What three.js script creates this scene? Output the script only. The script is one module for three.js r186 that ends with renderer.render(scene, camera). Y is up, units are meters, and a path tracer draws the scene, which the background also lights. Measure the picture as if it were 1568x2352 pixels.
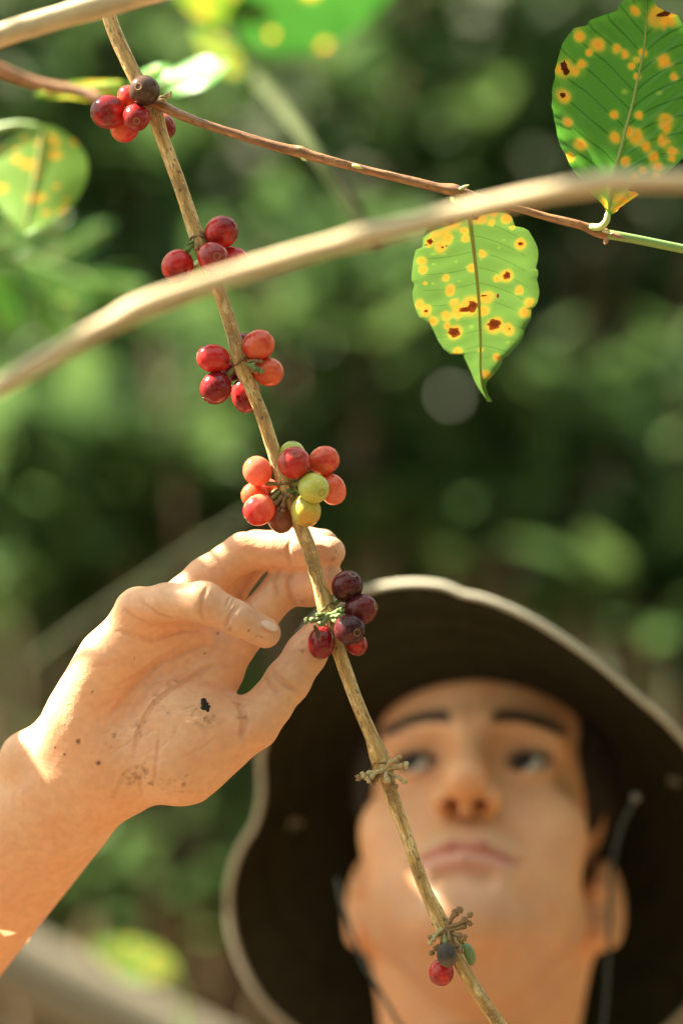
import * as THREE from 'three';
import { mergeGeometries } from 'three/addons/utils/BufferGeometryUtils.js';

// ---------- camera, sky, sun, exposure ----------
const scene = new THREE.Scene();
const camera = new THREE.PerspectiveCamera(22.18, 682 / 1024, 0.05, 200);
camera.position.set(0, 1.7, 0);
camera.lookAt(0, 1.7, -1);
camera.focus = 1.2;
camera.userData.fStop = 2.6;
scene.add(camera);
const renderer = new THREE.WebGLRenderer({ antialias: true });
renderer.setSize(682, 1024);
renderer.toneMapping = THREE.LinearToneMapping;
renderer.toneMappingExposure = 9;
renderer.shadowMap.enabled = true;
const SUN = new THREE.Vector3(-0.67, 0.72, -0.18).normalize();
{ // hazy daylight: pale towards the horizon, bluer overhead, brighter round the sun
  const W = 256, Hh = 128, a = new Float32Array(W * Hh * 4);
  for (let j = 0; j < Hh; j++) for (let i = 0; i < W; i++) {
    const up = ((j + 0.5) / Hh - 0.5) * Math.PI, rd = ((i + 0.5) / W - 0.5) * 2 * Math.PI, y = Math.sin(up), c = Math.cos(rd) * Math.cos(up) * SUN.x + y * SUN.y + Math.sin(rd) * Math.cos(up) * SUN.z;
    const h = Math.max(0, y), g = 0.35 * Math.exp((c - 1) * 6) + 0.12 * (1 + c), k = (j * W + i) * 4;
    a[k] = 0.27 + 0.15 * (1 - h) + 0.95 * g; a[k + 1] = 0.34 + 0.12 * (1 - h) + 0.95 * g; a[k + 2] = 0.37 + 0.04 * (1 - h) + 0.8 * g; a[k + 3] = 1;
  }
  const t = new THREE.DataTexture(a, W, Hh, THREE.RGBAFormat, THREE.FloatType); t.mapping = THREE.EquirectangularReflectionMapping; t.magFilter = THREE.LinearFilter; t.wrapS = THREE.RepeatWrapping; t.needsUpdate = true;
  scene.background = t; scene.environment = t; scene.backgroundIntensity = scene.environmentIntensity = 0.38;
}
const sun = new THREE.DirectionalLight(new THREE.Color(1, 0.89, 0.68), 5);
sun.position.copy(SUN).multiplyScalar(20).add(new THREE.Vector3(0, 1.5, -1.2));
sun.target.position.set(0, 1.5, -1.2);
sun.castShadow = true;
sun.shadow.camera.left = sun.shadow.camera.bottom = -6; sun.shadow.camera.right = sun.shadow.camera.top = 6; sun.shadow.camera.far = 45;
sun.shadow.mapSize.set(2048, 2048);
scene.add(sun, sun.target);

// ---------- helpers ----------
const V = (x, y, z) => new THREE.Vector3(x, y, z);
const D0 = 1.2, TAN = Math.tan((22.18 / 2) * Math.PI / 180);
// a point of the place from where it is seen (in the photograph's 1568 x 2352 grid) and its distance behind the branch in millimetres
function P(px, py, mm = 0) {
  const d = D0 + mm / 1000, k = d * TAN / 1176;
  return V((px - 784) * k, 1.7 - (py - 1176) * k, -d);
}
function rng(seed) { let s = seed >>> 0; return () => { s = (s + 0x6D2B79F5) | 0; let t = Math.imul(s ^ (s >>> 15), 1 | s); t = (t + Math.imul(t ^ (t >>> 7), 61 | t)) ^ t; return ((t ^ (t >>> 14)) >>> 0) / 4294967296; }; }
function hash3(x, y, z) { let h = Math.imul(x, 374761393) ^ Math.imul(y, 668265263) ^ Math.imul(z, 2147483647 ^ 0x5bd1e995); h = Math.imul(h ^ (h >>> 13), 1274126177); return ((h ^ (h >>> 16)) >>> 0) / 4294967296; }
function noise(x, y, z) {
  const xi = Math.floor(x), yi = Math.floor(y), zi = Math.floor(z); let u = x - xi, v = y - yi, w = z - zi;
  u = u * u * (3 - 2 * u); v = v * v * (3 - 2 * v); w = w * w * (3 - 2 * w);
  const L = (a, b, t) => a + (b - a) * t;
  return L(L(L(hash3(xi, yi, zi), hash3(xi + 1, yi, zi), u), L(hash3(xi, yi + 1, zi), hash3(xi + 1, yi + 1, zi), u), v),
    L(L(hash3(xi, yi, zi + 1), hash3(xi + 1, yi, zi + 1), u), L(hash3(xi, yi + 1, zi + 1), hash3(xi + 1, yi + 1, zi + 1), u), v), w) * 2 - 1;
}
function fbm(x, y, z, o = 4) { let a = 0.5, s = 0; for (let i = 0; i < o; i++) { s += a * noise(x, y, z); x *= 2.03; y *= 2.03; z *= 2.03; a *= 0.5; } return s; }
const clamp = (x, a, b) => Math.min(b, Math.max(a, x));
const sstep = (a, b, x) => { const t = clamp((x - a) / (b - a), 0, 1); return t * t * (3 - 2 * t); };
const mix = (a, b, t) => a + (b - a) * t;
const mix3 = (a, b, t) => [mix(a[0], b[0], t), mix(a[1], b[1], t), mix(a[2], b[2], t)];
const counts = {};
function numbered(n) { counts[n] = (counts[n] ?? -1) + 1; return counts[n] ? n + '_' + String(counts[n]).padStart(3, '0') : n; }
function shadows(o) { o.castShadow = o.receiveShadow = true; return o; }
function thing(name, label, category, pos = V(0, 0, 0), group) {
  const g = new THREE.Group(); g.name = numbered(name); g.position.copy(pos);
  g.userData = { label, category }; if (group) g.userData.group = group;
  scene.add(g); return g;
}
function part(parent, name, geo, mat, label) {
  const m = shadows(new THREE.Mesh(geo, mat)); m.name = name; if (label) m.userData.label = label;
  parent.add(m); return m;
}
function struct(name, geo, mat) { const m = shadows(new THREE.Mesh(geo, mat)); m.name = name; m.userData.kind = 'structure'; scene.add(m); return m; }
function stuffPart(parent, name, o, label) { shadows(o); o.name = name; o.userData.kind = 'stuff'; if (label) o.userData.label = label; parent.add(o); return o; }
const phys = (o) => new THREE.MeshPhysicalMaterial({ roughness: 1, metalness: 0, ...o });
// geometry whose vertices are taken relative to an origin
function localTo(geo, origin) { geo.translate(-origin.x, -origin.y, -origin.z); return geo; }
function tinted(geo, c) {
  const n = geo.attributes.position.count, a = new Float32Array(n * 3), p = geo.attributes.position;
  for (let i = 0; i < n; i++) { const k = typeof c === 'function' ? c(p.getX(i), p.getY(i), p.getZ(i), i) : c; a[i * 3] = k[0]; a[i * 3 + 1] = k[1]; a[i * 3 + 2] = k[2]; }
  geo.setAttribute('color', new THREE.BufferAttribute(a, 3)); return geo;
}
// a tube through points [Vector3, radius]; bump(t, angle, length) adds to the radius
function tube(pts, { seg = 12, step = 0.002, bump = null, taperEnd = true, vScale = 1 } = {}) {
  const curve = new THREE.CatmullRomCurve3(pts.map((p) => p[0]), false, 'centripetal');
  const L = curve.getLength(), n = Math.max(3, Math.round(L / step));
  const lens = curve.getLengths(400), knots = pts.map((_, i) => lens[Math.round(i / (pts.length - 1) * 400)] / L);
  const rad = (u) => { let i = 0; while (i < knots.length - 2 && u > knots[i + 1]) i++; const t = clamp((u - knots[i]) / (knots[i + 1] - knots[i] + 1e-9), 0, 1); const s = t * t * (3 - 2 * t); return mix(pts[i][1], pts[i + 1][1], s); };
  const fr = curve.computeFrenetFrames(n, false), pos = [], uv = [], idx = [];
  for (let i = 0; i <= n; i++) {
    const u = i / n, c = curve.getPointAt(u), r0 = rad(u);
    const end = taperEnd ? (i === 0 || i === n ? 0 : i === 1 || i === n - 1 ? 0.8 : 1) : 1;
    for (let j = 0; j <= seg; j++) {
      const a = j / seg * Math.PI * 2, r = (r0 + (bump ? bump(u, a, u * L) : 0)) * end;
      pos.push(c.x + r * (Math.cos(a) * fr.normals[i].x + Math.sin(a) * fr.binormals[i].x), c.y + r * (Math.cos(a) * fr.normals[i].y + Math.sin(a) * fr.binormals[i].y), c.z + r * (Math.cos(a) * fr.normals[i].z + Math.sin(a) * fr.binormals[i].z));
      uv.push(j / seg, u * L * vScale);
    }
  }
  for (let i = 0; i < n; i++) for (let j = 0; j < seg; j++) { const a = i * (seg + 1) + j, b = a + seg + 1; idx.push(a, a + 1, b, b, a + 1, b + 1); }
  const g = new THREE.BufferGeometry();
  g.setAttribute('position', new THREE.Float32BufferAttribute(pos, 3)); g.setAttribute('uv', new THREE.Float32BufferAttribute(uv, 2)); g.setIndex(idx); g.computeVertexNormals();
  // close the seam of the normals
  const nn = g.attributes.normal;
  for (let i = 0; i <= n; i++) { const a = i * (seg + 1), b = a + seg; const x = nn.getX(a) + nn.getX(b), y = nn.getY(a) + nn.getY(b), z = nn.getZ(a) + nn.getZ(b), l = Math.hypot(x, y, z) || 1; nn.setXYZ(a, x / l, y / l, z / l); nn.setXYZ(b, x / l, y / l, z / l); }
  g.userData = { curve, L, rad }; return g;
}
// a computed texture: f(u, v) -> [r, g, b] in linear values
const enc = (c) => { c = clamp(c, 0, 1); return Math.round(255 * (c <= 0.0031308 ? 12.92 * c : 1.055 * Math.pow(c, 1 / 2.4) - 0.055)); };
function texture(w, h, f, data = false) {
  const a = new Uint8Array(w * h * 4);
  for (let j = 0; j < h; j++) for (let i = 0; i < w; i++) { const c = f((i + 0.5) / w, (j + 0.5) / h), k = (j * w + i) * 4; for (let q = 0; q < 3; q++) a[k + q] = data ? Math.round(255 * clamp(c[q], 0, 1)) : enc(c[q]); a[k + 3] = 255; }
  const t = new THREE.DataTexture(a, w, h); t.wrapS = t.wrapT = THREE.RepeatWrapping; t.magFilter = THREE.LinearFilter; t.minFilter = THREE.LinearMipmapLinearFilter; t.generateMipmaps = true;
  if (!data) t.colorSpace = THREE.SRGBColorSpace; t.needsUpdate = true; return t;
}
// noise that repeats in u and v: taken on two circles
const tileNoise = (u, v, a, b, s, o = 4) => { const A = u * Math.PI * 2, B = v * Math.PI * 2; return fbm(Math.cos(A) * a + s, Math.sin(A) * a + Math.cos(B) * b, Math.sin(B) * b + s * 1.7, o); };

// noise on a cylinder that repeats every pz cells along it
function ringNoise(u, v, a, pz, sd, o = 4) {
  const A = u * Math.PI * 2; let s = 0, amp = 0.5, x = Math.cos(A) * a + 31.7 * sd, y = Math.sin(A) * a + 11.3 * sd, z = v * pz, p = pz;
  for (let k = 0; k < o; k++) {
    const xi = Math.floor(x), yi = Math.floor(y), z0 = Math.floor(z); let f = x - xi, g = y - yi, w = z - z0; f = f * f * (3 - 2 * f); g = g * g * (3 - 2 * g); w = w * w * (3 - 2 * w);
    const za = ((z0 % p) + p) % p, zb = (za + 1) % p, q = (zz) => mix(mix(hash3(xi, yi, zz), hash3(xi + 1, yi, zz), f), mix(hash3(xi, yi + 1, zz), hash3(xi + 1, yi + 1, zz), f), g);
    s += amp * (mix(q(za), q(zb), w) * 2 - 1); x *= 2; y *= 2; z *= 2; p *= 2; amp *= 0.5;
  }
  return s;
}

// ---------- implicit surfaces (surface nets) ----------
const smin = (a, b, k) => { const h = Math.max(k - Math.abs(a - b), 0) / k; return Math.min(a, b) - h * h * k * 0.25; };
const smax = (a, b, k) => -smin(-a, -b, k);
function cone(a, b, r1, r2) { // tapered capsule
  const bx = b.x - a.x, by = b.y - a.y, bz = b.z - a.z, l2 = bx * bx + by * by + bz * bz;
  return (x, y, z) => { const px = x - a.x, py = y - a.y, pz = z - a.z; const t = clamp((px * bx + py * by + pz * bz) / l2, 0, 1); const dx = px - bx * t, dy = py - by * t, dz = pz - bz * t; return Math.sqrt(dx * dx + dy * dy + dz * dz) - (r1 + (r2 - r1) * t); };
}
const ball = (c, r) => (x, y, z) => Math.hypot(x - c.x, y - c.y, z - c.z) - r;
function ellipsoid(c, r) { return (x, y, z) => { const a = (x - c.x) / r.x, b = (y - c.y) / r.y, d = (z - c.z) / r.z; const k0 = Math.sqrt(a * a + b * b + d * d), a2 = a / r.x, b2 = b / r.y, d2 = d / r.z, k1 = Math.sqrt(a2 * a2 + b2 * b2 + d2 * d2); return k1 < 1e-9 ? -Math.min(r.x, r.y, r.z) : k0 * (k0 - 1) / k1; }; }
function isoMesh(f, lo, hi, cell, keep = null) {
  const nx = Math.ceil((hi.x - lo.x) / cell), ny = Math.ceil((hi.y - lo.y) / cell), nz = Math.ceil((hi.z - lo.z) / cell), B = 8;
  const bx = Math.ceil(nx / B), by = Math.ceil(ny / B), bz = Math.ceil(nz / B), vert = new Map(), pos = [], vals = new Map();
  const active = new Uint8Array(bx * by * bz);
  for (let k = 0; k < bz; k++) for (let j = 0; j < by; j++) for (let i = 0; i < bx; i++) {
    const d = f(lo.x + (i + 0.5) * B * cell, lo.y + (j + 0.5) * B * cell, lo.z + (k + 0.5) * B * cell);
    if (Math.abs(d) < B * cell * 1.25 + 0.004) active[(k * by + j) * bx + i] = 1;
  }
  const N = B + 1, cellId = (i, j, k) => (k * (ny + B) + j) * (nx + B) + i, idx = [], g = new Float64Array(N * N * N), edges = [];
  for (let K = 0; K < bz; K++) for (let J = 0; J < by; J++) for (let I = 0; I < bx; I++) {
    if (!active[(K * by + J) * bx + I]) continue;
    for (let k = 0; k < N; k++) for (let j = 0; j < N; j++) for (let i = 0; i < N; i++) g[(k * N + j) * N + i] = f(lo.x + (I * B + i) * cell, lo.y + (J * B + j) * cell, lo.z + (K * B + k) * cell);
    const G = (i, j, k) => g[(k * N + j) * N + i];
    for (let k = 0; k < B; k++) for (let j = 0; j < B; j++) for (let i = 0; i < B; i++) {
      let m = 0; for (let c = 0; c < 8; c++) if (G(i + (c & 1), j + ((c >> 1) & 1), k + (c >> 2)) < 0) m |= 1 << c;
      const gi = I * B + i, gj = J * B + j, gk = K * B + k, d0 = G(i, j, k) < 0;
      if (d0 !== G(i + 1, j, k) < 0) edges.push(gi, gj, gk, 0, d0 ? 1 : 0);
      if (d0 !== G(i, j + 1, k) < 0) edges.push(gi, gj, gk, 1, d0 ? 1 : 0);
      if (d0 !== G(i, j, k + 1) < 0) edges.push(gi, gj, gk, 2, d0 ? 1 : 0);
      if (m === 0 || m === 255) continue;
      let x = 0, y = 0, z = 0, n = 0;
      for (let e = 0; e < 12; e++) {
        const ax = e >> 2, q = e & 3, o = [0, 0, 0]; o[(ax + 1) % 3] = q & 1; o[(ax + 2) % 3] = q >> 1; const p = o.slice(); p[ax] = 1;
        const a = G(i + o[0], j + o[1], k + o[2]), b = G(i + p[0], j + p[1], k + p[2]);
        if (a < 0 !== b < 0) { const t = a / (a - b); o[ax] = t; x += o[0]; y += o[1]; z += o[2]; n++; }
      }
      vert.set(cellId(gi, gj, gk), pos.length / 3); pos.push(lo.x + (gi + x / n) * cell, lo.y + (gj + y / n) * cell, lo.z + (gk + z / n) * cell);
    }
  }
  for (let e = 0; e < edges.length; e += 5) {
    const [i, j, k, ax, s] = edges.slice(e, e + 5), u = (ax + 1) % 3, v = (ax + 2) % 3, q = [];
    for (const [a, b] of [[0, 0], [1, 0], [1, 1], [0, 1]]) { const c = [i, j, k]; c[u] -= a; c[v] -= b; q.push(vert.get(cellId(...c))); }
    if (q.some((w) => w === undefined)) continue;
    if (s) idx.push(q[0], q[1], q[2], q[0], q[2], q[3]); else idx.push(q[0], q[2], q[1], q[0], q[3], q[2]);
  }
  const n = pos.length / 3, nor = new Float32Array(n * 3), P3 = new Float32Array(pos), h = cell * 0.35;
  for (let i = 0; i < n; i++) {
    let x = P3[i * 3], y = P3[i * 3 + 1], z = P3[i * 3 + 2], gx, gy, gz;
    for (let it = 0; it < 2; it++) {
      const d = f(x, y, z); gx = (f(x + h, y, z) - f(x - h, y, z)) / (2 * h); gy = (f(x, y + h, z) - f(x, y - h, z)) / (2 * h); gz = (f(x, y, z + h) - f(x, y, z - h)) / (2 * h);
      const l2 = gx * gx + gy * gy + gz * gz + 1e-9, st = clamp(d / l2, -cell * 0.5, cell * 0.5); if (it === 0) { x -= gx * st; y -= gy * st; z -= gz * st; }
    }
    const l = Math.hypot(gx, gy, gz) || 1; P3[i * 3] = x; P3[i * 3 + 1] = y; P3[i * 3 + 2] = z; nor[i * 3] = gx / l; nor[i * 3 + 1] = gy / l; nor[i * 3 + 2] = gz / l;
  }
  const geo = new THREE.BufferGeometry();
  geo.setAttribute('position', new THREE.BufferAttribute(P3, 3)); geo.setAttribute('normal', new THREE.BufferAttribute(nor, 3));
  geo.setIndex(keep ? idx.filter((_, t, a) => { const b = t - t % 3; return keep(P3[a[b] * 3], P3[a[b] * 3 + 1], P3[a[b] * 3 + 2]); }) : idx);
  return geo;
}

// ---------- bark, leaves, fruit ----------
const barkMap = texture(256, 1024, (u, v) => {
  const streak = ringNoise(u, v, 2.6, 7, 1, 4), fine = ringNoise(u, v, 6, 60, 2, 3), patch = ringNoise(u, v, 1.1, 9, 3, 4), crack = Math.abs(ringNoise(u, v, 2.6, 6, 4, 4)), fleck = ringNoise(u, v, 4, 40, 5, 3);
  let c = mix3([0.33, 0.185, 0.05], [0.50, 0.32, 0.11], clamp(0.5 + streak * 1.5, 0, 1));
  c = mix3(c, [0.62, 0.45, 0.22], sstep(0.10, 0.34, patch) * 0.75); c = mix3(c, [0.20, 0.105, 0.03], sstep(-0.08, -0.34, patch) * 0.6);
  c = mix3(c, [0.07, 0.036, 0.013], sstep(0.045, 0.004, crack) * 0.92 * sstep(-0.12, 0.12, fine + 0.5 * streak)); c = mix3(c, [0.09, 0.05, 0.02], sstep(0.26, 0.36, fleck) * 0.8); c = mix3(c, [0.70, 0.6, 0.42], sstep(0.34, 0.44, fine) * 0.5);
  return c.map((x) => x * (1 + 0.35 * fine));
});
const barkBump = texture(256, 1024, (u, v) => { const crack = Math.abs(ringNoise(u, v, 2.6, 6, 4, 4)), f = ringNoise(u, v, 6, 60, 2, 3); const q = 0.6 + 0.3 * f - 0.5 * sstep(0.04, 0.0, crack); return [q, q, q]; }, true);
function barkMat(tint, rough = 0.6, coat = 0.12) { const m = phys({ map: barkMap.clone(), bumpMap: barkBump.clone(), bumpScale: 0.0005, color: new THREE.Color(...tint), roughness: rough, clearcoat: coat, clearcoatRoughness: 0.4 }); return m; }
const bark = barkMat([1, 1, 1]), twigBark = barkMat([0.62, 0.42, 0.34], 0.45, 0.4), paleBark = phys({ map: texture(128, 512, (u, v) => { const s = ringNoise(u, v, 2.2, 6, 8, 4), q = ringNoise(u, v, 3, 24, 9, 3), k = 1 + 0.4 * s + 0.3 * q; return [0.45 * k, 0.35 * k, 0.21 * k]; }), bumpMap: barkBump.clone(), bumpScale: 0.0002, roughness: 0.75 }), greenBark = phys({ color: new THREE.Color(0.16, 0.27, 0.06), roughness: 0.45, clearcoat: 0.4, clearcoatRoughness: 0.3 });
const MM = 0.001;
const lump = (sd, s = 0.0005) => (u, a, l) => s * fbm(Math.cos(a) * 1.4 + sd, Math.sin(a) * 1.4, l * 55, 4);
const leafGreen = (t) => mix3([0.085, 0.21, 0.025], [0.12, 0.27, 0.04], t);

// a leaf blade: edge(t) gives [left, right] half widths in mm for t along the midrib of length L; bend(x, y) is the height in mm
function blade(L, edge, bend, { rows = 90, cols = 14, mid = () => 0, uvOf } = {}) {
  const pos = [], uv = [], idx = [], C = cols * 2 + 1;
  for (let i = 0; i <= rows; i++) { const t = i / rows, y = t * L, [l, r] = edge(t), m = mid(t);
    for (let j = 0; j < C; j++) { const s = j / cols - 1, x = m + (s < 0 ? s * l : s * r); pos.push(x * MM, y * MM, bend(x - m, y, s) * MM); uv.push(...uvOf(x, y, s, t)); } }
  for (let i = 0; i < rows; i++) for (let j = 0; j < C - 1; j++) { const a = i * C + j, b = a + C; idx.push(a, a + 1, b, b, a + 1, b + 1); }
  const g = new THREE.BufferGeometry(); g.setAttribute('position', new THREE.Float32BufferAttribute(pos, 3)); g.setAttribute('uv', new THREE.Float32BufferAttribute(uv, 2)); g.setIndex(idx); g.computeVertexNormals(); return g;
}
function canvasMap(w, h, draw) { const c = document.createElement('canvas'); c.width = w; c.height = h; draw(c.getContext('2d')); const t = new THREE.CanvasTexture(c); t.colorSpace = THREE.SRGBColorSpace; t.flipY = false; return t; }
function spotAt(g, x, y, rx, ry, rot, stops) { g.save(); g.translate(x, y); g.rotate(rot); g.scale(rx, ry); const q = g.createRadialGradient(0, 0, 0, 0, 0, 1); for (const [o, c] of stops) q.addColorStop(o, c); g.fillStyle = q; g.beginPath(); g.arc(0, 0, 1, 0, 7); g.fill(); g.restore(); }
const YEL = [[0, 'rgba(226,150,44,0.8)'], [0.45, 'rgba(224,158,48,0.62)'], [0.72, 'rgba(196,168,54,0.3)'], [1, 'rgba(140,156,52,0)']], PALE = [[0, 'rgba(168,184,70,0.75)'], [0.5, 'rgba(150,175,60,0.5)'], [1, 'rgba(120,160,50,0)']];
// a rust spot: several soft blots that run together, with powder on top
function rust(g, R, x, y, rx, ry) { spotAt(g, x, y, rx * 1.5, ry * 1.5, 0, [[0, 'rgba(160,176,66,0.5)'], [0.6, 'rgba(150,170,60,0.3)'], [1, 'rgba(130,160,55,0)']]); for (let i = 0; i < 7; i++) { const a = R() * 6.283, k = i ? 0.1 + 0.2 * R() : 0, s = 0.7 + 0.3 * R(); spotAt(g, x + Math.cos(a) * k * rx, y + Math.sin(a) * k * ry, rx * s, ry * s * (0.75 + 0.5 * R()), R() * 3, YEL); } for (let i = 0; i < 26; i++) { const a = R() * 6.283, k = Math.sqrt(R()) * 0.75, s = 2 + 5 * R(); spotAt(g, x + Math.cos(a) * k * rx, y + Math.sin(a) * k * ry, s, s, 0, [[0, R() < 0.5 ? 'rgba(210,130,34,0.35)' : 'rgba(236,184,84,0.35)'], [1, 'rgba(220,150,40,0)']]); } }
function ragged(g, R, x, y, rx, ry, color) { g.fillStyle = color; g.beginPath(); for (let i = 0; i < 14; i++) { const a = i / 14 * Math.PI * 2, k = 0.72 + 0.5 * R(); const X = x + Math.cos(a) * rx * k, Y = y + Math.sin(a) * ry * k; i ? g.lineTo(X, Y) : g.moveTo(X, Y); } g.fill(); }
function leafGround(g, w, h, R, base, light) {
  g.fillStyle = base; g.fillRect(0, 0, w, h);
  for (let i = 0; i < 2600; i++) { const x = R() * w, y = R() * h, r = 3 + R() * 14; spotAt(g, x, y, r, r * (0.5 + R()), R() * 3, [[0, light], [1, 'rgba(90,150,50,0)']]); }
}
const outline = (pts) => (y) => { let i = 0; while (i < pts.length - 2 && pts[i + 1][1] < y) i++; const a = pts[i], b = pts[i + 1]; return mix(a[0], b[0], clamp((y - a[1]) / (b[1] - a[1] + 1e-6), 0, 1)); };
// a leaf cut to an outline; S millimetres per unit of the outline
function cutLeaf(left, right, mid, y0, y1, S, size, bend, up) {
  const L = outline(left), Rr = outline(right), M = outline(mid), len = (y1 - y0) * S;
  const at = (t) => (up ? y1 - t * (y1 - y0) : y0 + t * (y1 - y0)), M0 = M(at(0));
  return blade(len, (t) => { const y = at(t), m = M(y); return [Math.max(0.05, (m - L(y)) * S), Math.max(0.05, (Rr(y) - m) * S)]; }, bend, { rows: 200, cols: 26, mid: (t) => (M(at(t)) - M0) * S, uvOf: (x, y, s, t) => [(x / S + M0 - size[0]) / size[2], (at(t) - size[1]) / size[3]] });
}
const leafShine = { specularIntensity: 0, clearcoat: 0.35, clearcoatRoughness: 0.35 };
const veinMat = phys({ color: new THREE.Color(0.32, 0.30, 0.05), roughness: 0.7, transmission: 0.3 });


// ---------- the ground and the forest behind ----------
const groundMap = texture(512, 512, (u, v) => { const a = tileNoise(u, v, 6, 6, 3.3, 5), b = tileNoise(u, v, 18, 18, 7.1, 3); return mix3(mix3([0.05, 0.042, 0.025], [0.11, 0.1, 0.065], clamp(0.5 + b, 0, 1)), [0.04, 0.075, 0.03], sstep(-0.15, 0.2, a)); });
groundMap.repeat.set(60, 60);
{
  const g = new THREE.PlaneGeometry(120, 120, 160, 160); g.rotateX(-Math.PI / 2); const p = g.attributes.position;
  for (let i = 0; i < p.count; i++) { const x = p.getX(i), z = p.getZ(i); p.setY(i, 0.75 * Math.max(0, -z - 9) * sstep(9, 14, -z) * (1 - 0.5 * sstep(14, 60, -z)) + 0.05 * noise(x, z, 1)); }
  g.computeVertexNormals(); struct('ground', g, new THREE.MeshStandardMaterial({ map: groundMap, roughness: 1 }));
}
{ // dry trodden soil where the picker stands, open to the sun
  const soil = texture(512, 512, (u, v) => { const a = tileNoise(u, v, 5, 5, 5.3, 5), q = tileNoise(u, v, 22, 22, 2.1, 3); return mix3(mix3([0.08, 0.05, 0.028], [0.14, 0.09, 0.05], clamp(0.5 + a, 0, 1)), [0.16, 0.11, 0.05], sstep(0.1, 0.3, q) * 0.7); }); soil.repeat.set(4, 4);
  const s = new THREE.Shape(); for (let i = 0; i < 40; i++) { const t = i / 40 * Math.PI * 2, r = 4 + 0.5 * noise(Math.cos(t) * 1.5, Math.sin(t) * 1.5, 4); i ? s.lineTo(Math.cos(t) * r, Math.sin(t) * r) : s.moveTo(Math.cos(t) * r, Math.sin(t) * r); }
  const g = new THREE.ShapeGeometry(s); g.rotateX(-Math.PI / 2); g.translate(-0.3, 0.06, 0.2); const u = g.attributes.uv; for (let i = 0; i < u.count; i++) u.setXY(i, u.getX(i) / 3, u.getY(i) / 3);
  struct('path', g, new THREE.MeshStandardMaterial({ map: soil, roughness: 1 }));
}
const bgLeafGeo = (() => { const g = blade(130, (t) => { const w = 27 * Math.pow(Math.sin(Math.PI * Math.pow(t, 0.85)), 0.8); return [w, w]; }, (x, y) => 0.006 * x * x - 0.0022 * y * y, { rows: 10, cols: 3, uvOf: (x, y) => [x / 60, y / 130] }); return g; })();
const bgLeafMat = phys({ color: 0xffffff, roughness: 1, specularIntensity: 0, transmission: 0.4, clearcoat: 0.5, clearcoatRoughness: 0.36, side: THREE.DoubleSide });
const woodMat = new THREE.MeshStandardMaterial({ color: new THREE.Color(0.16, 0.11, 0.065), roughness: 0.95 });
// a shrub: stems with leaves along them, in a crown of the given half sizes
function shrub(name, label, cat, px, py, depth, size, n, tones, seed, group, leafSize = 1) {
  const c = P(px, py, depth * 1000 - 1200), R = rng(seed), ground = 0.02, t = thing(name, label, cat, V(c.x, ground, c.z), group);
  const [sx, sy, sz] = size, im = new THREE.InstancedMesh(bgLeafGeo, bgLeafMat, n), m = new THREE.Matrix4(), col = new THREE.Color();
  const q = new THREE.Quaternion(), e = new THREE.Euler(), twigs = [];
  for (let s = 0; s < 7; s++) twigs.push([R() * 6.283, R()]);
  for (let i = 0; i < n; i++) {
    let x, y, z; do { x = R() * 2 - 1; y = R() * 2 - 1; z = R() * 2 - 1; } while (x * x + y * y + z * z > 1 || fbm(x * 2.2 + seed, y * 2.2, z * 2.2, 2) < -0.08);
    e.set(-0.2 - R() * 1.3, R() * 6.283, (R() - 0.5) * 0.9, 'YXZ'); q.setFromEuler(e); const k = (0.7 + R() * 0.6) * leafSize;
    m.compose(V(x * sx, c.y - ground + y * sy, z * sz), q, V(k, k, k)); im.setMatrixAt(i, m);
    const a = tones[Math.floor(R() * tones.length)], b = 0.75 + 0.5 * R(); im.setColorAt(i, col.setRGB(a[0] * b, a[1] * b, a[2] * b));
  }
  stuffPart(t, 'crown', im);
  const g = []; for (const [a, k] of twigs) { const top = V(Math.cos(a) * sx * 0.7, c.y - ground + sy * (0.2 + 0.6 * k), Math.sin(a) * sz * 0.7); g.push(tube([[V(Math.cos(a) * 0.04, -0.03, Math.sin(a) * 0.04), 0.018], [V(top.x * 0.35, top.y * 0.5, top.z * 0.35), 0.014], [top, 0.005]], { seg: 8, step: 0.08 })); }
  part(t, 'stem', mergeGeometries(g), woodMat);
  return t;
}
const COFFEE = [[0.058, 0.108, 0.032], [0.066, 0.12, 0.038], [0.052, 0.10, 0.032], [0.075, 0.125, 0.036]]; // leaves of one kind, all the bushes alike
const T = { mid: COFFEE };
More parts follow.
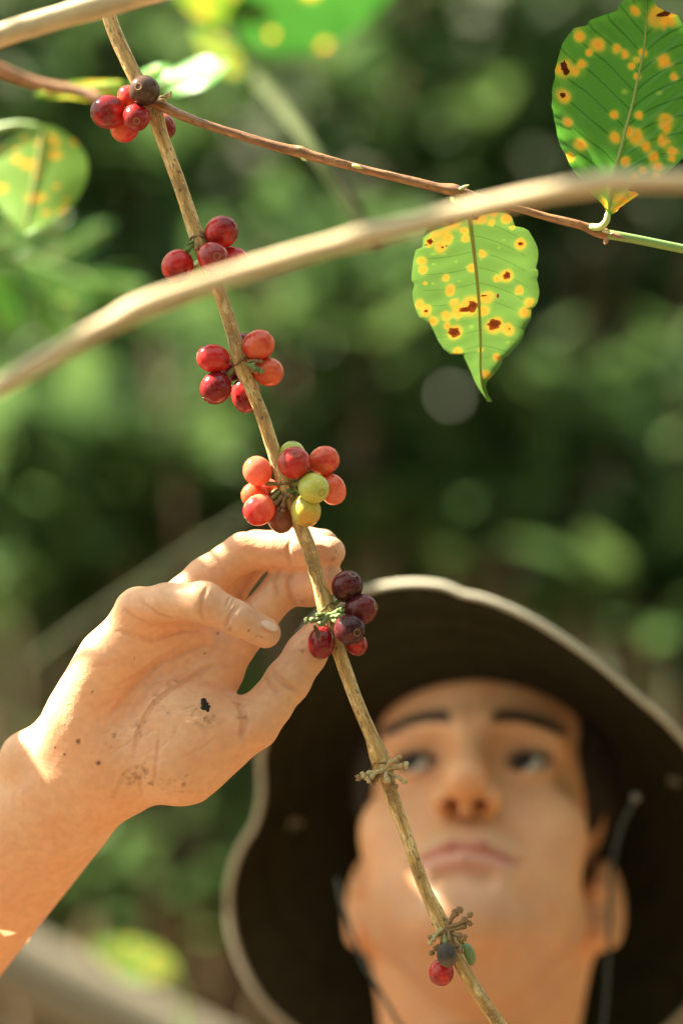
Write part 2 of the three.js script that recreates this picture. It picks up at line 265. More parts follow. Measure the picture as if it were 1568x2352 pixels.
const SH = [
  ['bush filling the shaded top right corner', 1250, 150, 4.6, [0.75, 0.55, 0.4], 900, T.mid, 1],
  ['shaded bush behind the fork of the branch at the top', 620, 330, 4.2, [0.5, 0.42, 0.35], 600, T.mid, 1],
  ['shaded bush at the left edge behind the blurred round leaf', -60, 420, 4.4, [0.45, 0.5, 0.4], 500, T.mid, 1],
  ['bush right behind the hanging spotted leaf', 1480, 800, 5.2, [0.55, 0.5, 0.4], 650, T.mid, 1],
  ['wide bush behind the middle of the coffee branch', 560, 1020, 5.6, [0.62, 0.55, 0.45], 800, T.mid, 1],
  ['small sunlit bush at the left edge', 30, 1080, 4.0, [0.26, 0.3, 0.3], 260, T.mid, 1],
  ['bush beside the wrist at the left', 150, 1420, 4.6, [0.42, 0.34, 0.35], 520, T.mid, 1],
  ['wide bush far behind the centre of the picture', 980, 1080, 6.2, [0.6, 0.6, 0.5], 700, T.mid, 1],
  ['bush at the right edge above the hat', 1500, 1120, 4.8, [0.4, 0.36, 0.35], 420, T.mid, 1],
  ['bright green bush beside the right rim of the hat', 1490, 1450, 3.5, [0.17, 0.11, 0.13], 80, T.mid, 1],
  ['shaded bush under the reaching arm', 330, 1960, 4.2, [0.5, 0.36, 0.35], 700, T.mid, 1],
  ['low green bush at the bottom left of the hat', 500, 2300, 4.4, [0.5, 0.3, 0.35], 500, T.mid, 1],
  ['leaf spray behind the third bunch of cherries', 740, 690, 3.7, [0.16, 0.14, 0.2], 48, T.mid, 1],
  ['leaf spray left of the hanging leaf', 930, 800, 3.7, [0.14, 0.2, 0.2], 56, T.mid, 1],
  ['leaf spray right of the third bunch', 640, 930, 3.7, [0.26, 0.22, 0.25], 104, T.mid, 1],
  ['small bush above the ring finger', 450, 1140, 3.7, [0.2, 0.15, 0.2], 96, T.mid, 1],
  ['small bush far behind to the right of the hat', 1250, 1130, 3.7, [0.22, 0.16, 0.2], 128, T.mid, 1],
  ['leaf spray at the right edge', 1560, 1030, 3.7, [0.12, 0.16, 0.2], 64, T.mid, 1],
  ['leaf spray just above the crown of the hat', 930, 1270, 3.7, [0.16, 0.14, 0.2], 64, T.mid, 1],
  ['low bush above the front of the hat', 1170, 1290, 3.7, [0.22, 0.12, 0.2], 104, T.mid, 1],
  ['small bush left of the knuckles', 130, 1180, 3.7, [0.2, 0.18, 0.2], 104, T.mid, 1],
  ['bush below the wrist', 420, 1900, 3.7, [0.3, 0.2, 0.2], 136, T.mid, 1],
];
SH.forEach((s, i) => shrub('coffee_shrub', s[0], 'shrub', s[1], s[2], s[3], s[4], s[5], s[6], 100 + i, undefined, s[7]));
// tree trunks behind
function trunk(label, px, depth, r, tilt, col, seed) {
  const c = P(px, 1176, depth * 1000 - 1200), t = thing('forest_tree', label, 'tree', V(c.x, 0, c.z)), pts = [];
  for (let i = 0; i <= 8; i++) pts.push([V(tilt * (i / 8 - 0.5) * 2 + 0.04 * noise(i * 0.7, seed, 0), i * 0.75 - 0.1, 0.03 * noise(i, seed, 5)), r * (1.25 - 0.6 * i / 8 + (i === 0 ? 0.4 : 0))]);
  const g = tube(pts, { seg: 24, step: 0.05, vScale: 0.6, bump: (u, a, l) => r * 0.12 * fbm(Math.cos(a) * 2 + seed, Math.sin(a) * 2, l * 3, 3) });
  tinted(g, (x, y, z) => mix3(col, col.map((v) => v * 2.2), clamp(0.5 + 1.4 * fbm(x * 6 + seed, y * 3, z * 6, 3), 0, 1)));
  part(t, 'trunk', g, new THREE.MeshStandardMaterial({ vertexColors: true, roughness: 0.95 }));
  const R = rng(seed + 900), n = 900, im = new THREE.InstancedMesh(bgLeafGeo, bgLeafMat, n), m = new THREE.Matrix4(), q = new THREE.Quaternion(), cl = new THREE.Color();
  for (let i = 0; i < n; i++) { const a = R() * 6.283, k = Math.sqrt(R()) * 1.5; q.setFromEuler(new THREE.Euler(-0.3 - R(), R() * 6.283, R() - 0.5, 'YXZ')); m.compose(V(tilt + Math.cos(a) * k, 5 + R() * 1.8 - k * 0.35, Math.sin(a) * k), q, V(1.2, 1.2, 1.2)); im.setMatrixAt(i, m); const w = T.mid[i % 3], b = 0.7 + 0.6 * R(); im.setColorAt(i, cl.setRGB(w[0] * b, w[1] * b, w[2] * b)); }
  stuffPart(t, 'crown', im);
  for (let i = 0; i < 5; i++) { const a = i * 1.26 + seed; part(t, 'limb', tube([[V(tilt * 0.6, 4.2 + i * 0.2, 0), r * 0.45], [V(tilt + Math.cos(a) * 0.7, 5 + i * 0.15, Math.sin(a) * 0.7), r * 0.3], [V(tilt + Math.cos(a) * 1.3, 5.6, Math.sin(a) * 1.3), r * 0.12]], { seg: 10, step: 0.08 }), woodMat); }
}
trunk('pale brown tree trunk behind the hanging leaf', 905, 6.6, 0.075, 0.03, [0.10, 0.085, 0.06], 3);
trunk('dark tree trunk at the right edge', 1640, 6.0, 0.11, -0.1, [0.06, 0.045, 0.03], 8);
trunk('dark tree trunk behind the reaching hand', 330, 6.4, 0.08, 0.05, [0.05, 0.045, 0.03], 12);

// the forest goes on to the sides and behind the lens
for (const [k, x, z, s, n, tone] of [[0, -2.6, 3.2, 1.7, 1500, T.mid], [1, 0.2, 4.2, 1.9, 1700, T.mid], [2, 2.8, 2.8, 1.7, 1500, T.mid], [3, 3.2, -0.6, 1.4, 1100, T.mid], [4, -3.4, 0.2, 1.0, 700, T.mid], [5, -2.5, -4.4, 1.25, 1300, T.mid], [6, -1.9, -6.6, 1.35, 1300, T.mid], [7, 2.4, -5.2, 1.3, 1300, T.mid]]) {
  const y = s * 1.05, m = new THREE.Object3D(), R = rng(700 + k), t = thing('coffee_shrub', ['broad leafy bush behind the lens on the left', 'broad leafy bush straight behind the lens', 'broad leafy bush behind the lens on the right', 'leafy bush to the right outside the frame', 'low leafy bush to the left outside the frame', 'wide leafy bush behind on the left, outside the frame', 'wide bush far behind on the left, outside the frame', 'wide bush behind on the right, outside the frame'][k], 'shrub', V(x, 0, z)), im = new THREE.InstancedMesh(bgLeafGeo, bgLeafMat, n), cl = new THREE.Color();
  for (let i = 0; i < n; i++) { let p, q, r; do { p = R() * 2 - 1; q = R() * 2 - 1; r = R() * 2 - 1; } while (p * p + q * q + r * r > 1); m.position.set(p * s, y + q * s, r * s); m.rotation.set(-0.2 - R() * 1.3, R() * 6.283, R() - 0.5, 'YXZ'); m.scale.setScalar(1.3 + R() * 0.9); m.updateMatrix(); im.setMatrixAt(i, m.matrix); const w = tone[i % 3], g = 0.7 + 0.6 * R(); im.setColorAt(i, cl.setRGB(w[0] * g, w[1] * g, w[2] * g)); }
  stuffPart(t, 'crown', im); part(t, 'stem', tube([[V(0, -0.03, 0), 0.04], [V(0.05, y * 0.6, 0.03), 0.03], [V(0, y * 1.5, 0), 0.01]], { seg: 8, step: 0.08 }), woodMat);
}
for (const [k, x, y, z, sx, sy, sz, n] of [[0, -2.0, 4.5, -5.8, 1.4, 0.7, 1.3, 800], [1, -0.6, 4.3, -6.2, 1.0, 0.6, 1.0, 420], [2, -3.8, 4.2, -6.0, 1.2, 0.8, 1.2, 300]]) {
  const R = rng(860 + k), t = thing('forest_tree', ['spreading tree that shades the bushes behind, above the frame', 'tree above the frame behind the hanging leaf', 'tree at the left behind, outside the frame'][k], 'tree', V(x, 0, z)), im = new THREE.InstancedMesh(bgLeafGeo, bgLeafMat, n), m = new THREE.Object3D(), cl = new THREE.Color();
  for (let i = 0; i < n; i++) { let p, q, r; do { p = R() * 2 - 1; q = R() * 2 - 1; r = R() * 2 - 1; } while (p * p + q * q + r * r > 1); m.position.set(p * sx, y + q * sy, r * sz); m.rotation.set(-0.2 - R() * 1.3, R() * 6.283, R() - 0.5, 'YXZ'); m.scale.setScalar(1 + R() * 0.7); m.updateMatrix(); im.setMatrixAt(i, m.matrix); const w = T.mid[i % 3], g = 0.7 + 0.6 * R(); im.setColorAt(i, cl.setRGB(w[0] * g, w[1] * g, w[2] * g)); }
  stuffPart(t, 'crown', im); part(t, 'trunk', tube([[V(0, -0.05, 0), 0.09], [V(-0.1, y * 0.5, -0.1), 0.07], [V(0, y + 0.4, 0), 0.02]], { seg: 12, step: 0.1 }), woodMat);
}
for (const [k, x, z, h] of [[0, -3.4, 5.5, 4.6], [1, -0.6, 6.2, 5.2], [2, 2.6, 5.2, 4.8], [3, 5.0, 1.8, 5], [4, 4.6, -2.6, 5], [5, 1.2, 3.4, 4.4]]) {
  const R = rng(820 + k), t = thing('forest_tree', ['leafy tree behind the lens far left', 'leafy tree straight behind the lens', 'leafy tree behind the lens on the right', 'leafy tree far to the right outside the frame', 'leafy tree at the right beyond the frame', 'low crowned tree just behind the lens'][k], 'tree', V(x, 0, z)), n = 1500, im = new THREE.InstancedMesh(bgLeafGeo, bgLeafMat, n), m = new THREE.Object3D(), cl = new THREE.Color();
  for (let i = 0; i < n; i++) { let p, q, r; do { p = R() * 2 - 1; q = R() * 2 - 1; r = R() * 2 - 1; } while (p * p + q * q + r * r > 1); m.position.set(p * 2, h + q * 1.5, r * 1.8); m.rotation.set(-0.2 - R() * 1.3, R() * 6.283, R() - 0.5, 'YXZ'); m.scale.setScalar(2 + R() * 1.4); m.updateMatrix(); im.setMatrixAt(i, m.matrix); const w = T.mid[i % 3], g = 0.7 + 0.6 * R(); im.setColorAt(i, cl.setRGB(w[0] * g, w[1] * g, w[2] * g)); }
  stuffPart(t, 'crown', im); part(t, 'trunk', tube([[V(0, -0.05, 0), 0.14], [V(0.06, h * 0.5, 0.05), 0.1], [V(0, h + 0.6, 0), 0.03]], { seg: 12, step: 0.1 }), woodMat);
}
// ---------- blurred branches and leaves near the lens and just behind ----------
function branchThing(name, label, cat, pts, mat, o = {}) { const b = P(pts[0][0], pts[0][1], pts[0][2]), t = thing(name, label, cat, b); part(t, 'stem', localTo(tube(pts.map((p) => [P(p[0], p[1], p[2]), p[3] * MM]), { seg: 24, step: 0.002, bump: lump(pts[0][0], 0.0004), vScale: 9, ...o }), b), mat); return t; }
branchThing('bare_branch', 'pale blurred branch in front slanting up across the whole picture', 'branch', [[-120, 945, -245, 3.6], [0, 886, -244, 3.6], [130, 810, -242, 3.6], [250, 745, -240, 3.6], [305, 715, -240, 4.3], [330, 703, -240, 4.1], [450, 659, -238, 3.6], [600, 610, -236, 3.5], [760, 563, -235, 3.5], [842, 540, -235, 4.3], [880, 532, -236, 3.9], [960, 512, -238, 3.5], [1080, 482, -242, 3.4], [1250, 444, -248, 3.4], [1370, 421, -252, 4.0], [1400, 417, -253, 3.8], [1480, 415, -256, 3.4], [1600, 416, -260, 3.4], [1700, 421, -262, 3.4]], paleBark);
branchThing('bare_branch', 'pale blurred branch crossing the top left corner', 'branch', [[-120, 130, -95, 5.2], [0, 82, -95, 5], [120, 45, -90, 4.9], [235, 12, -85, 5.6], [330, -12, -80, 4.8], [480, -50, -75, 4.7]], paleBark);
branchThing('dead_twig', 'blurred brown twig at the upper left edge', 'twig', [[-60, 120, 170, 3.4], [0, 160, 170, 3.6], [80, 190, 170, 3.2], [200, 215, 165, 3], [240, 232, 160, 2.4]], twigBark);
const spotted = (seed, base, light, n) => canvasMap(256, 512, (g) => { const R = rng(seed); g.fillStyle = base; g.fillRect(0, 0, 256, 512); for (let i = 0; i < 300; i++) spotAt(g, R() * 256, R() * 512, 6 + R() * 16, 6 + R() * 16, 0, [[0, light], [1, 'rgba(90,150,50,0)']]); for (let i = 0; i < n; i++) { const r = 8 + R() * 22; rust(g, R, R() * 256, R() * 512, r, r); } });
const limeMap = spotted(41, 'rgb(112,146,62)', 'rgba(136,164,76,0.15)', 22), greenMap = spotted(42, 'rgb(70,140,40)', 'rgba(95,165,55,0.15)', 3), deepMap = spotted(45, 'rgb(40,84,28)', 'rgba(60,110,38,0.15)', 12), duskMap = spotted(44, 'rgb(58,104,36)', 'rgba(80,130,46,0.15)', 4), yellowMap = spotted(43, 'rgb(130,165,45)', 'rgba(170,180,60,0.2)', 40);
function looseLeaf(parent, base, L, W, dir, normal, map, label, cup = 1, coat = [0.5, 0.35]) { // base point, size in mm, direction of the midrib, way the upper face looks
  const d = dir.clone().normalize(), s = d.clone().cross(normal).normalize().negate(), n = s.clone().cross(d).normalize();
  const g = blade(L, (t) => { const w = W / 2 * Math.pow(Math.sin(Math.PI * Math.pow(t, 0.8) * 0.98 + 0.02), 0.72); return [w, w]; }, (x, y, q) => cup * (0.006 * x * x + 1.2 * Math.sin(y * 0.18) * q * q - 0.0025 * y * y), { rows: 40, cols: 8, uvOf: (x, y) => [x / W + 0.5, y / L] });
  g.applyMatrix4(new THREE.Matrix4().makeBasis(s, d, n)); g.translate(base.x, base.y, base.z); localTo(g, parent.position);
  const m = part(parent, 'leaf', g, phys({ map, specularIntensity: 0, transmission: 0.45, clearcoat: coat[0], clearcoatRoughness: coat[1], side: THREE.DoubleSide }), label);
  const pts = []; for (let i = 0; i <= 6; i++) { const y = L * i / 6; pts.push([base.clone().addScaledVector(d, y * MM).addScaledVector(n, (-0.0025 * y * y * cup - 0.3) * MM), mix(1.1, 0.3, i / 6) * MM]); }
  part(m, 'midrib', localTo(tube(pts, { seg: 6, step: 0.006 }), parent.position), veinMat); return m;
}
{ // shoot with the large leaf at the top
  const t = branchThing('leafy_shoot', 'blurred green and brown shoot with a large leaf at the top', 'shoot', [[870, 575, 330, 4.4], [845, 530, 335, 4.4], [790, 445, 345, 4.4], [720, 345, 360, 4.5], [640, 235, 480, 5], [565, 150, 580, 5], [520, 60, 605, 4.6]], phys({ color: new THREE.Color(0.032, 0.042, 0.014), roughness: 1, specularIntensity: 0.3 }));
  looseLeaf(t, P(520, 62, 600), 158, 92, V(0.95, 0.3, 0.05), V(-0.3, 0.75, -0.6), deepMap, 'large blurred green leaf at the top edge', 0.6);
  looseLeaf(t, P(535, 50, 600), 78, 50, V(-0.6, 0.75, 0.1), V(0.2, 0.5, 0.7), yellowMap, 'small yellowing leaf at the top edge', 0.6);
  looseLeaf(t, P(560, 170, 560), 46, 20, V(-0.75, 0.62, 0.2), V(-0.3, 0.4, 0.8), limeMap, 'small lime leaf below the large one', 0.8);
}
{
  const t = branchThing('leafy_twig', 'blurred twig with yellow green leaves at the left edge', 'twig', [[-80, 330, 240, 2.4], [-20, 300, 235, 2.2], [40, 286, 230, 1.8], [95, 290, 225, 1.4]], greenBark);
  looseLeaf(t, P(100, 288, 225), 62, 58, V(-0.12, -1, 0.1), V(-0.3, 0.1, 1), limeMap, 'round backlit leaf with yellow spots at the left edge', 0.7);
}
{
  const t = branchThing('leafy_twig', 'blurred twig with small leaves behind the first bunch of cherries', 'twig', [[230, 232, 190, 2], [300, 215, 195, 1.9], [390, 190, 200, 1.6], [480, 165, 205, 1.4]], greenBark);
  looseLeaf(t, P(285, 190, 190), 48, 15, V(-0.9, -0.22, 0.2), V(0, 0.6, 0.7), yellowMap, 'small yellow green leaf left of the first bunch', 0.8);
  looseLeaf(t, P(290, 215, 190), 36, 9, V(-0.95, -0.1, 0.1), V(0, 0.5, 0.8), yellowMap, 'narrow yellow leaf left of the first bunch', 0.8);
  looseLeaf(t, P(300, 190, 190), 24, 13, V(0.85, 0.3, 0.1), V(0, 0.5, 0.8), greenMap, 'small green leaf above the withered cherry', 0.8);
  { const at = P(480, 212, 320), n = camera.position.clone().sub(at).normalize().add(SUN).normalize(), d = V(0.92, -0.36, 0).addScaledVector(n, -V(0.92, -0.36, 0).dot(n)); looseLeaf(t, P(376, 180, 320), 56, 24, d, n, greenMap, 'glossy leaf shining white in the sun', 0.9, [0.7, 0.42]); }
}
{
  const t = branchThing('leafy_twig', 'blurred spray of lime green leaves left below the round leaf', 'twig', [[-80, 560, 700, 4], [40, 590, 700, 3.4], [180, 640, 690, 2.6], [330, 700, 680, 1.6]], greenBark), R = rng(77);
  for (const [x, y, L, W, dx, dy] of [[0, 560, 90, 42, 0.9, 0.3], [60, 590, 95, 44, 0.8, -0.6], [130, 600, 80, 36, 0.85, 0.45], [180, 640, 85, 34, 0.95, -0.15], [240, 650, 70, 28, 0.75, -0.7], [10, 610, 80, 42, 0.3, -0.95], [120, 640, 75, 34, 0.2, -1], [-40, 550, 80, 40, 0.5, 0.8]]) looseLeaf(t, P(x - 30, y, 690 + 40 * (R() - 0.5)), L * 0.7, W * 0.55, V(dx, dy, 0.4 * (R() - 0.5)), V(R() - 0.5, 0.6, 0.8), R() < 0.85 ? duskMap : limeMap, undefined, 0.8);
}
{ // lower left: pale fallen pole and a single lime leaf
  branchThing('leaning_pole', 'pale grey blurred wooden pole slanting across the bottom left corner', 'pole', [[-500, 1970, 1500, 40], [-200, 2100, 1500, 40], [150, 2275, 1500, 39], [600, 2500, 1500, 38]], new THREE.MeshStandardMaterial({ color: new THREE.Color(0.15, 0.125, 0.085), roughness: 0.9 }), { step: 0.02 });
  const t = branchThing('leafy_twig', 'blurred twig with one lime leaf low on the left', 'twig', [[430, 2420, 900, 3], [420, 2300, 900, 2.4], [400, 2230, 900, 1.6]], greenBark);
  looseLeaf(t, P(405, 2230, 900), 72, 40, V(-1, 0.25, 0), V(-0.1, 0.75, 0.65), limeMap, 'single lime leaf low on the left', 0.5);
  branchThing('bare_branch', 'faint grey branch far behind the fingers', 'branch', [[60, 1530, 900, 2.4], [200, 1425, 900, 2.4], [400, 1290, 900, 2.4], [600, 1160, 900, 2.2]], new THREE.MeshStandardMaterial({ color: new THREE.Color(0.05, 0.058, 0.026), roughness: 1 }), { step: 0.01 });
}

// [px, py, mm] of the place in shade, metres towards the sun, length and width of the leaf in mm, turn
const SHADES = [[310, 1395, -10, 3.0, 66, 46, 0], [430, 570, 0, 0.5, 54, 62, 0], [55, 1742, 28, 0.4, 46, 16, 1.57], [900, 1720, 264, 0.5, 120, 106, 0], [880, 2200, 264, 0.52, 90, 110, 0], [1078, 1998, 205, 0.5, 36, 88, 0], [846, 2008, 205, 0.52, 30, 84, 0], [790, 2080, 335, 0.55, 70, 70, 0], [900, 1760, 365, 0.56, 120, 96, 0], [900, 2240, 365, 0.58, 100, 96, 0], [130, 2050, 6, 0.42, 56, 46, 0], [860, 2350, 290, 0.56, 80, 110, 0], [90, 835, -242, 1.6, 44, 44, 0], [930, 520, -237, 1.6, 34, 44, 0], [1520, 414, -257, 1.6, 60, 50, 0], [1460, 200, -5, 0.75, 80, 60, 0.3]];
// ---------- overhanging leaves at the upper left, outside the frame, that dapple the light ----------
{
  const t = thing('overhanging_branch', 'overhanging leafy coffee branch outside the frame at the upper left', 'branch', P(-900, 500, 0)), R = rng(61), G = [];
  const shade = (px, py, mm, dist, L, W, turn = 0) => { // the leaf whose shadow falls on that place
    const c = P(px, py, mm).addScaledVector(SUN, dist), s = V(0, 0, 1).cross(SUN).normalize().applyAxisAngle(SUN, turn);
    const g = looseLeaf(t, c.clone().addScaledVector(s, -L / 2 * MM), L, W, s, SUN.clone().add(V(R() - 0.5, R() - 0.5, R() - 0.5).multiplyScalar(0.5)), greenMap, undefined, 0.5); void g; G.push(c.addScaledVector(s, -L / 2 * MM));
  };
  SHADES.forEach((q) => shade(...q));
  const top = P(-1500, -900, 60);
  for (const c of G) part(t, 'twig', localTo(tube([[c, 0.0012], [c.clone().lerp(top, 0.5).add(V(-0.03, 0.03, 0)), 0.002], [top, 0.003]], { seg: 6, step: 0.03 }), t.position), greenBark);
}

// ---------- the person ----------
const person = thing('person', 'person in a wide brimmed sun hat looking up, one hand reaching for the cherries', 'person', V(0.1, 0, -1.62));
const HEAD = P(1083, 1752, 268).add(V(0, 0, 0)); // between the eyes
const headTurn = new THREE.Matrix4().makeRotationY(-0.15).multiply(new THREE.Matrix4().makeRotationX(-0.63)).multiply(new THREE.Matrix4().makeRotationZ(0.02));
const headMat = headTurn.clone(); headMat.setPosition(HEAD.clone().sub(V(0, 0, 0.078).applyMatrix4(headTurn)));
const hatMat = headMat.clone();
{ const t = new THREE.Matrix4().makeRotationY(-0.15).multiply(new THREE.Matrix4().makeRotationX(-0.69)).multiply(new THREE.Matrix4().makeRotationZ(0.02)); headMat.copy(t); headMat.setPosition(HEAD.clone().sub(V(0, 0, 0.078).applyMatrix4(t))); }
const headInv = headMat.clone().invert(), HI = headInv.elements;
const toHead = (x, y, z) => V(x, y, z).applyMatrix4(headInv);
const H = (x, y, z) => V(x * MM, y * MM, z * MM).applyMatrix4(headMat);          // head frame (millimetres) to the world
const h3 = (x, y, z) => V(x * MM, y * MM, z * MM);

function headField() {
  const e = (x, y, z, a, b, c) => ellipsoid(h3(x, y, z), h3(a, b, c)), s = (x, y, z, r) => ball(h3(x, y, z), r * MM);
  const cn = (a, b, r1, r2) => cone(h3(...a), h3(...b), r1 * MM, r2 * MM), k = (v) => v * MM;
  const cranium = e(0, 40, -8, 73, 80, 97), face = e(0, -38, 26, 57, 84, 58), cheekL = s(-43, -30, 54, 21), jaw = cn([43, -66, 16], [10, -95, 70], 17, 16), chin = e(0, -95, 72, 21, 16, 16), cheekS = e(38, -60, 48, 18, 28, 26);
  const brow = cn([9, 19, 83], [42, 21, 68], 9, 9), glab = s(0, 14, 80, 10);
  const bridge = cn([0, 7, 85], [0, -28, 106], 7.5, 10), tip = s(0, -32, 107.5, 11), ala = e(13, -36, 94, 6.6, 7, 9.5), nose2 = cn([5.5, -14, 86], [11, -32, 92], 7, 7.5), nostril = cn([8.4, -46, 100.5], [8, -34, 92], 3.9, 3.2), septum = cn([0, -38, 107], [0, -43, 95], 3.6, 4);
  const socket = e(31, 1, 93, 20, 14, 19), lid = s(32, 0, 66, 15.0), slit = e(32, 0.2, 82, 14.5, 6.3, 12);
  const lidFold = cn([20, 8, 82], [44, 7, 76], 1.2, 1.2);
  const muzzle = e(0, -68, 70, 32, 24, 24), lipU1 = cn([0, -66.5, 93], [8, -65.5, 93], 3.6, 3.8), lipU2 = cn([8, -65.5, 93], [27, -69, 82], 3.8, 2), lipL = cn([0, -74, 92.5], [22, -71.5, 84], 4.6, 2.6), mouth1 = cn([0, -70, 98.5], [13, -69.4, 95], 1.5, 1.5), mouth2 = cn([13, -69.4, 95], [31, -67.5, 82], 1.6, 2.4), philL = cn([3.5, -54, 97], [4.5, -62, 97], 1.6, 1.6), chinFold = cn([0, -82.5, 95], [13, -83, 90], 4.5, 4);
  const ear = e(0, 0, 0, 5.5, 28, 17), earIn = e(0, 0, 0, 6, 18, 10), lobe = s(69, -56, -13, 7), earC = [73, -31, -21], tragus = s(68, -32, -3, 6), rim = e(0, 0, 0, 4, 15, 8);
  return (x, y, z) => {
    const ax = Math.abs(x);
    let d = smin(cranium(x, y, z), face(x, y, z), k(25));
    d = smin(d, jaw(ax, y, z), k(20)); d = smin(d, cheekL(-ax, y, z), k(18)); d = smin(d, cheekS(ax, y, z), k(18)); d = smin(d, chin(x, y, z), k(12));
    d = smin(d, brow(ax, y, z), k(14)); d = smin(d, glab(x, y, z), k(14)); d = smin(d, muzzle(x, y, z), k(14));
    d = smax(d, -socket(ax, y, z), k(12)); d = smin(d, lid(ax, y, z), k(3.5)); d = smax(d, -lidFold(ax, y, z), k(2)); d = smax(d, -slit(ax, y, z), k(1.2));
    d = smin(d, bridge(x, y, z), k(9)); d = smin(d, nose2(ax, y, z), k(8)); d = smin(d, tip(x, y, z), k(5)); d = smin(d, ala(ax, y, z), k(4.5)); d = smin(d, septum(x, y, z), k(3));
    d = smax(d, -nostril(ax, y, z), k(2));
    d = smax(d, -philL(ax * 0.2, y, z), k(3)); d = smin(d, lipU1(ax, y, z), k(2.5)); d = smin(d, lipU2(ax, y, z), k(3)); d = smin(d, lipL(ax, y, z), k(3));
    d = smax(d, -mouth1(ax, y, z), k(2)); d = smax(d, -mouth2(ax, y, z), k(2)); d = smax(d, -chinFold(ax, y, z), k(7));
    // the ears stand off the head by some 25 degrees
    const ex = ax - earC[0] * MM, ey = y - earC[1] * MM, ez = z - earC[2] * MM, ca = 0.88, sa = 0.47, ux = ex * ca + ez * sa, uz = -ex * sa + ez * ca;
    let ed = ear(ux, ey, uz); ed = smax(ed, -earIn(ux - 0.006, ey + 0.001, uz - 0.002), k(4)); ed = smin(ed, rim(ux - 0.001, ey - 0.002, uz + 0.003), k(3)); ed = smin(ed, lobe(ax, y, z), k(7));
    d = smin(d, ed, k(6)); d = smin(d, tragus(ax, y, z), k(4));
    return d;
  };
}
const headSdf = headField();
const inHead = (f) => (x, y, z) => f(HI[0] * x + HI[4] * y + HI[8] * z + HI[12], HI[1] * x + HI[5] * y + HI[9] * z + HI[13], HI[2] * x + HI[6] * y + HI[10] * z + HI[14]);
const headWorld = inHead(headSdf);

// joints of the right hand: [x, y, millimetres behind the branch], radius in millimetres
const J = (a) => P(a[0], a[1], a[2]);
const chain = (...pts) => pts.slice(1).map((p, i) => cone(J(pts[i]), J(p), pts[i][3] * MM, p[3] * MM));
const fingers = [
  chain([322, 1400, 6, 10], [384, 1385, -4, 8.6], [468, 1384, -15, 9.0], [545, 1421, -16, 7.7], [609, 1454, -11, 7.0]),              // little finger
  chain([395, 1402, 16, 11], [470, 1330, 17, 9.6], [560, 1268, 20, 8.7], [690, 1268, 17, 8.0], [757, 1268, 14, 7.2]),               // ring finger
  chain([452, 1462, 20, 12], [520, 1350, 32, 10], [588, 1266, 38, 9.2], [700, 1252, 34, 8.2], [742, 1252, 30, 7.6]),                 // middle finger
  chain([498, 1536, 16, 11.2], [572, 1440, 18, 9.6], [650, 1350, 23, 9.0], [712, 1350, 20, 8.4], [752, 1330, 16.5, 7.6]),            // index finger
  chain([420, 1740, 10, 22], [578, 1660, 6, 12.6], [618, 1620, 8, 10.2], [660, 1564, 10, 10.2], [702, 1502, 12, 9.4], [725, 1468, 12.5, 8.4]), // thumb
];
const palm = [
  cone(J([175, 1690, 26]), J([320, 1412, 10]), 16 * MM, 12 * MM), cone(J([205, 1710, 26]), J([395, 1420, 17]), 16 * MM, 12.5 * MM), cone(J([235, 1735, 26]), J([452, 1470, 20]), 16 * MM, 13 * MM), cone(J([270, 1760, 26]), J([500, 1545, 17]), 15 * MM, 11.8 * MM),
  cone(J([300, 1775, 20]), J([430, 1735, 10]), 16 * MM, 19 * MM), cone(J([400, 1742, 10]), J([505, 1678, 8]), 18 * MM, 16 * MM), ellipsoid(J([425, 1680, 4]), V(25 * MM, 23 * MM, 15 * MM)), cone(J([188, 1640, 14]), J([245, 1520, 9]), 16 * MM, 14 * MM),
];
const ELBOW = [-470, 2430, 150], axis = (t, off, mm) => J([mix(205, ELBOW[0], t) - off * 0.707, mix(1760, ELBOW[1], t) - off * 0.707, mix(25, ELBOW[2], t) + mm]);
const forearm = [
  cone(axis(-0.02, 58, 3), axis(1, 110, 0), 15 * MM, 30 * MM), cone(axis(-0.05, -52, 0), axis(1, -110, 0), 15.5 * MM, 32 * MM), cone(axis(-0.06, 0, -3), axis(0.9, 0, -10), 14 * MM, 40 * MM),
];
const styloid = ball(J([57, 1738, 30]), 11.5 * MM);
const SHOULDER = HEAD.clone().add(V(-0.19, -0.33, -0.16)), upperArm = cone(J(ELBOW), SHOULDER, 40 * MM, 55 * MM);
const NECK0 = H(0, -52, -28), NECK1 = V(HEAD.x + 0.006, HEAD.y - 0.33, HEAD.z - 0.115);
const neck = [cone(NECK0, NECK1, 52 * MM, 58 * MM), cone(H(-56, -45, -22), V(NECK1.x - 0.014, NECK1.y + 0.07, NECK1.z + 0.052), 12 * MM, 12 * MM), cone(H(56, -45, -22), V(NECK1.x + 0.014, NECK1.y + 0.07, NECK1.z + 0.052), 12 * MM, 12 * MM), ball(V(HEAD.x - 0.002, HEAD.y - 0.165, HEAD.z - 0.012), 13 * MM)];
const torso = [cone(V(SHOULDER.x, SHOULDER.y, SHOULDER.z), V(NECK1.x + 0.19, SHOULDER.y - 0.01, SHOULDER.z - 0.02), 65 * MM, 65 * MM), ellipsoid(V(NECK1.x, NECK1.y - 0.2, NECK1.z - 0.01), V(0.18, 0.3, 0.115))];
const reach = [[[322, 1400, 6], [468, 1384, -15], [609, 1454, -11]], [[395, 1402, 16], [560, 1268, 20], [757, 1268, 14]], [[452, 1462, 20], [588, 1266, 38], [742, 1252, 30]], [[500, 1540, 16], [651, 1352, 23], [752, 1330, 16]], [[420, 1740, 10], [612, 1610, 8], [722, 1466, 12]]].map((q) => { const p = q.map(J), c = p[0].clone().add(p[2]).multiplyScalar(0.5); return [c, Math.max(...p.map((v) => v.distanceTo(c))) + 0.022]; });
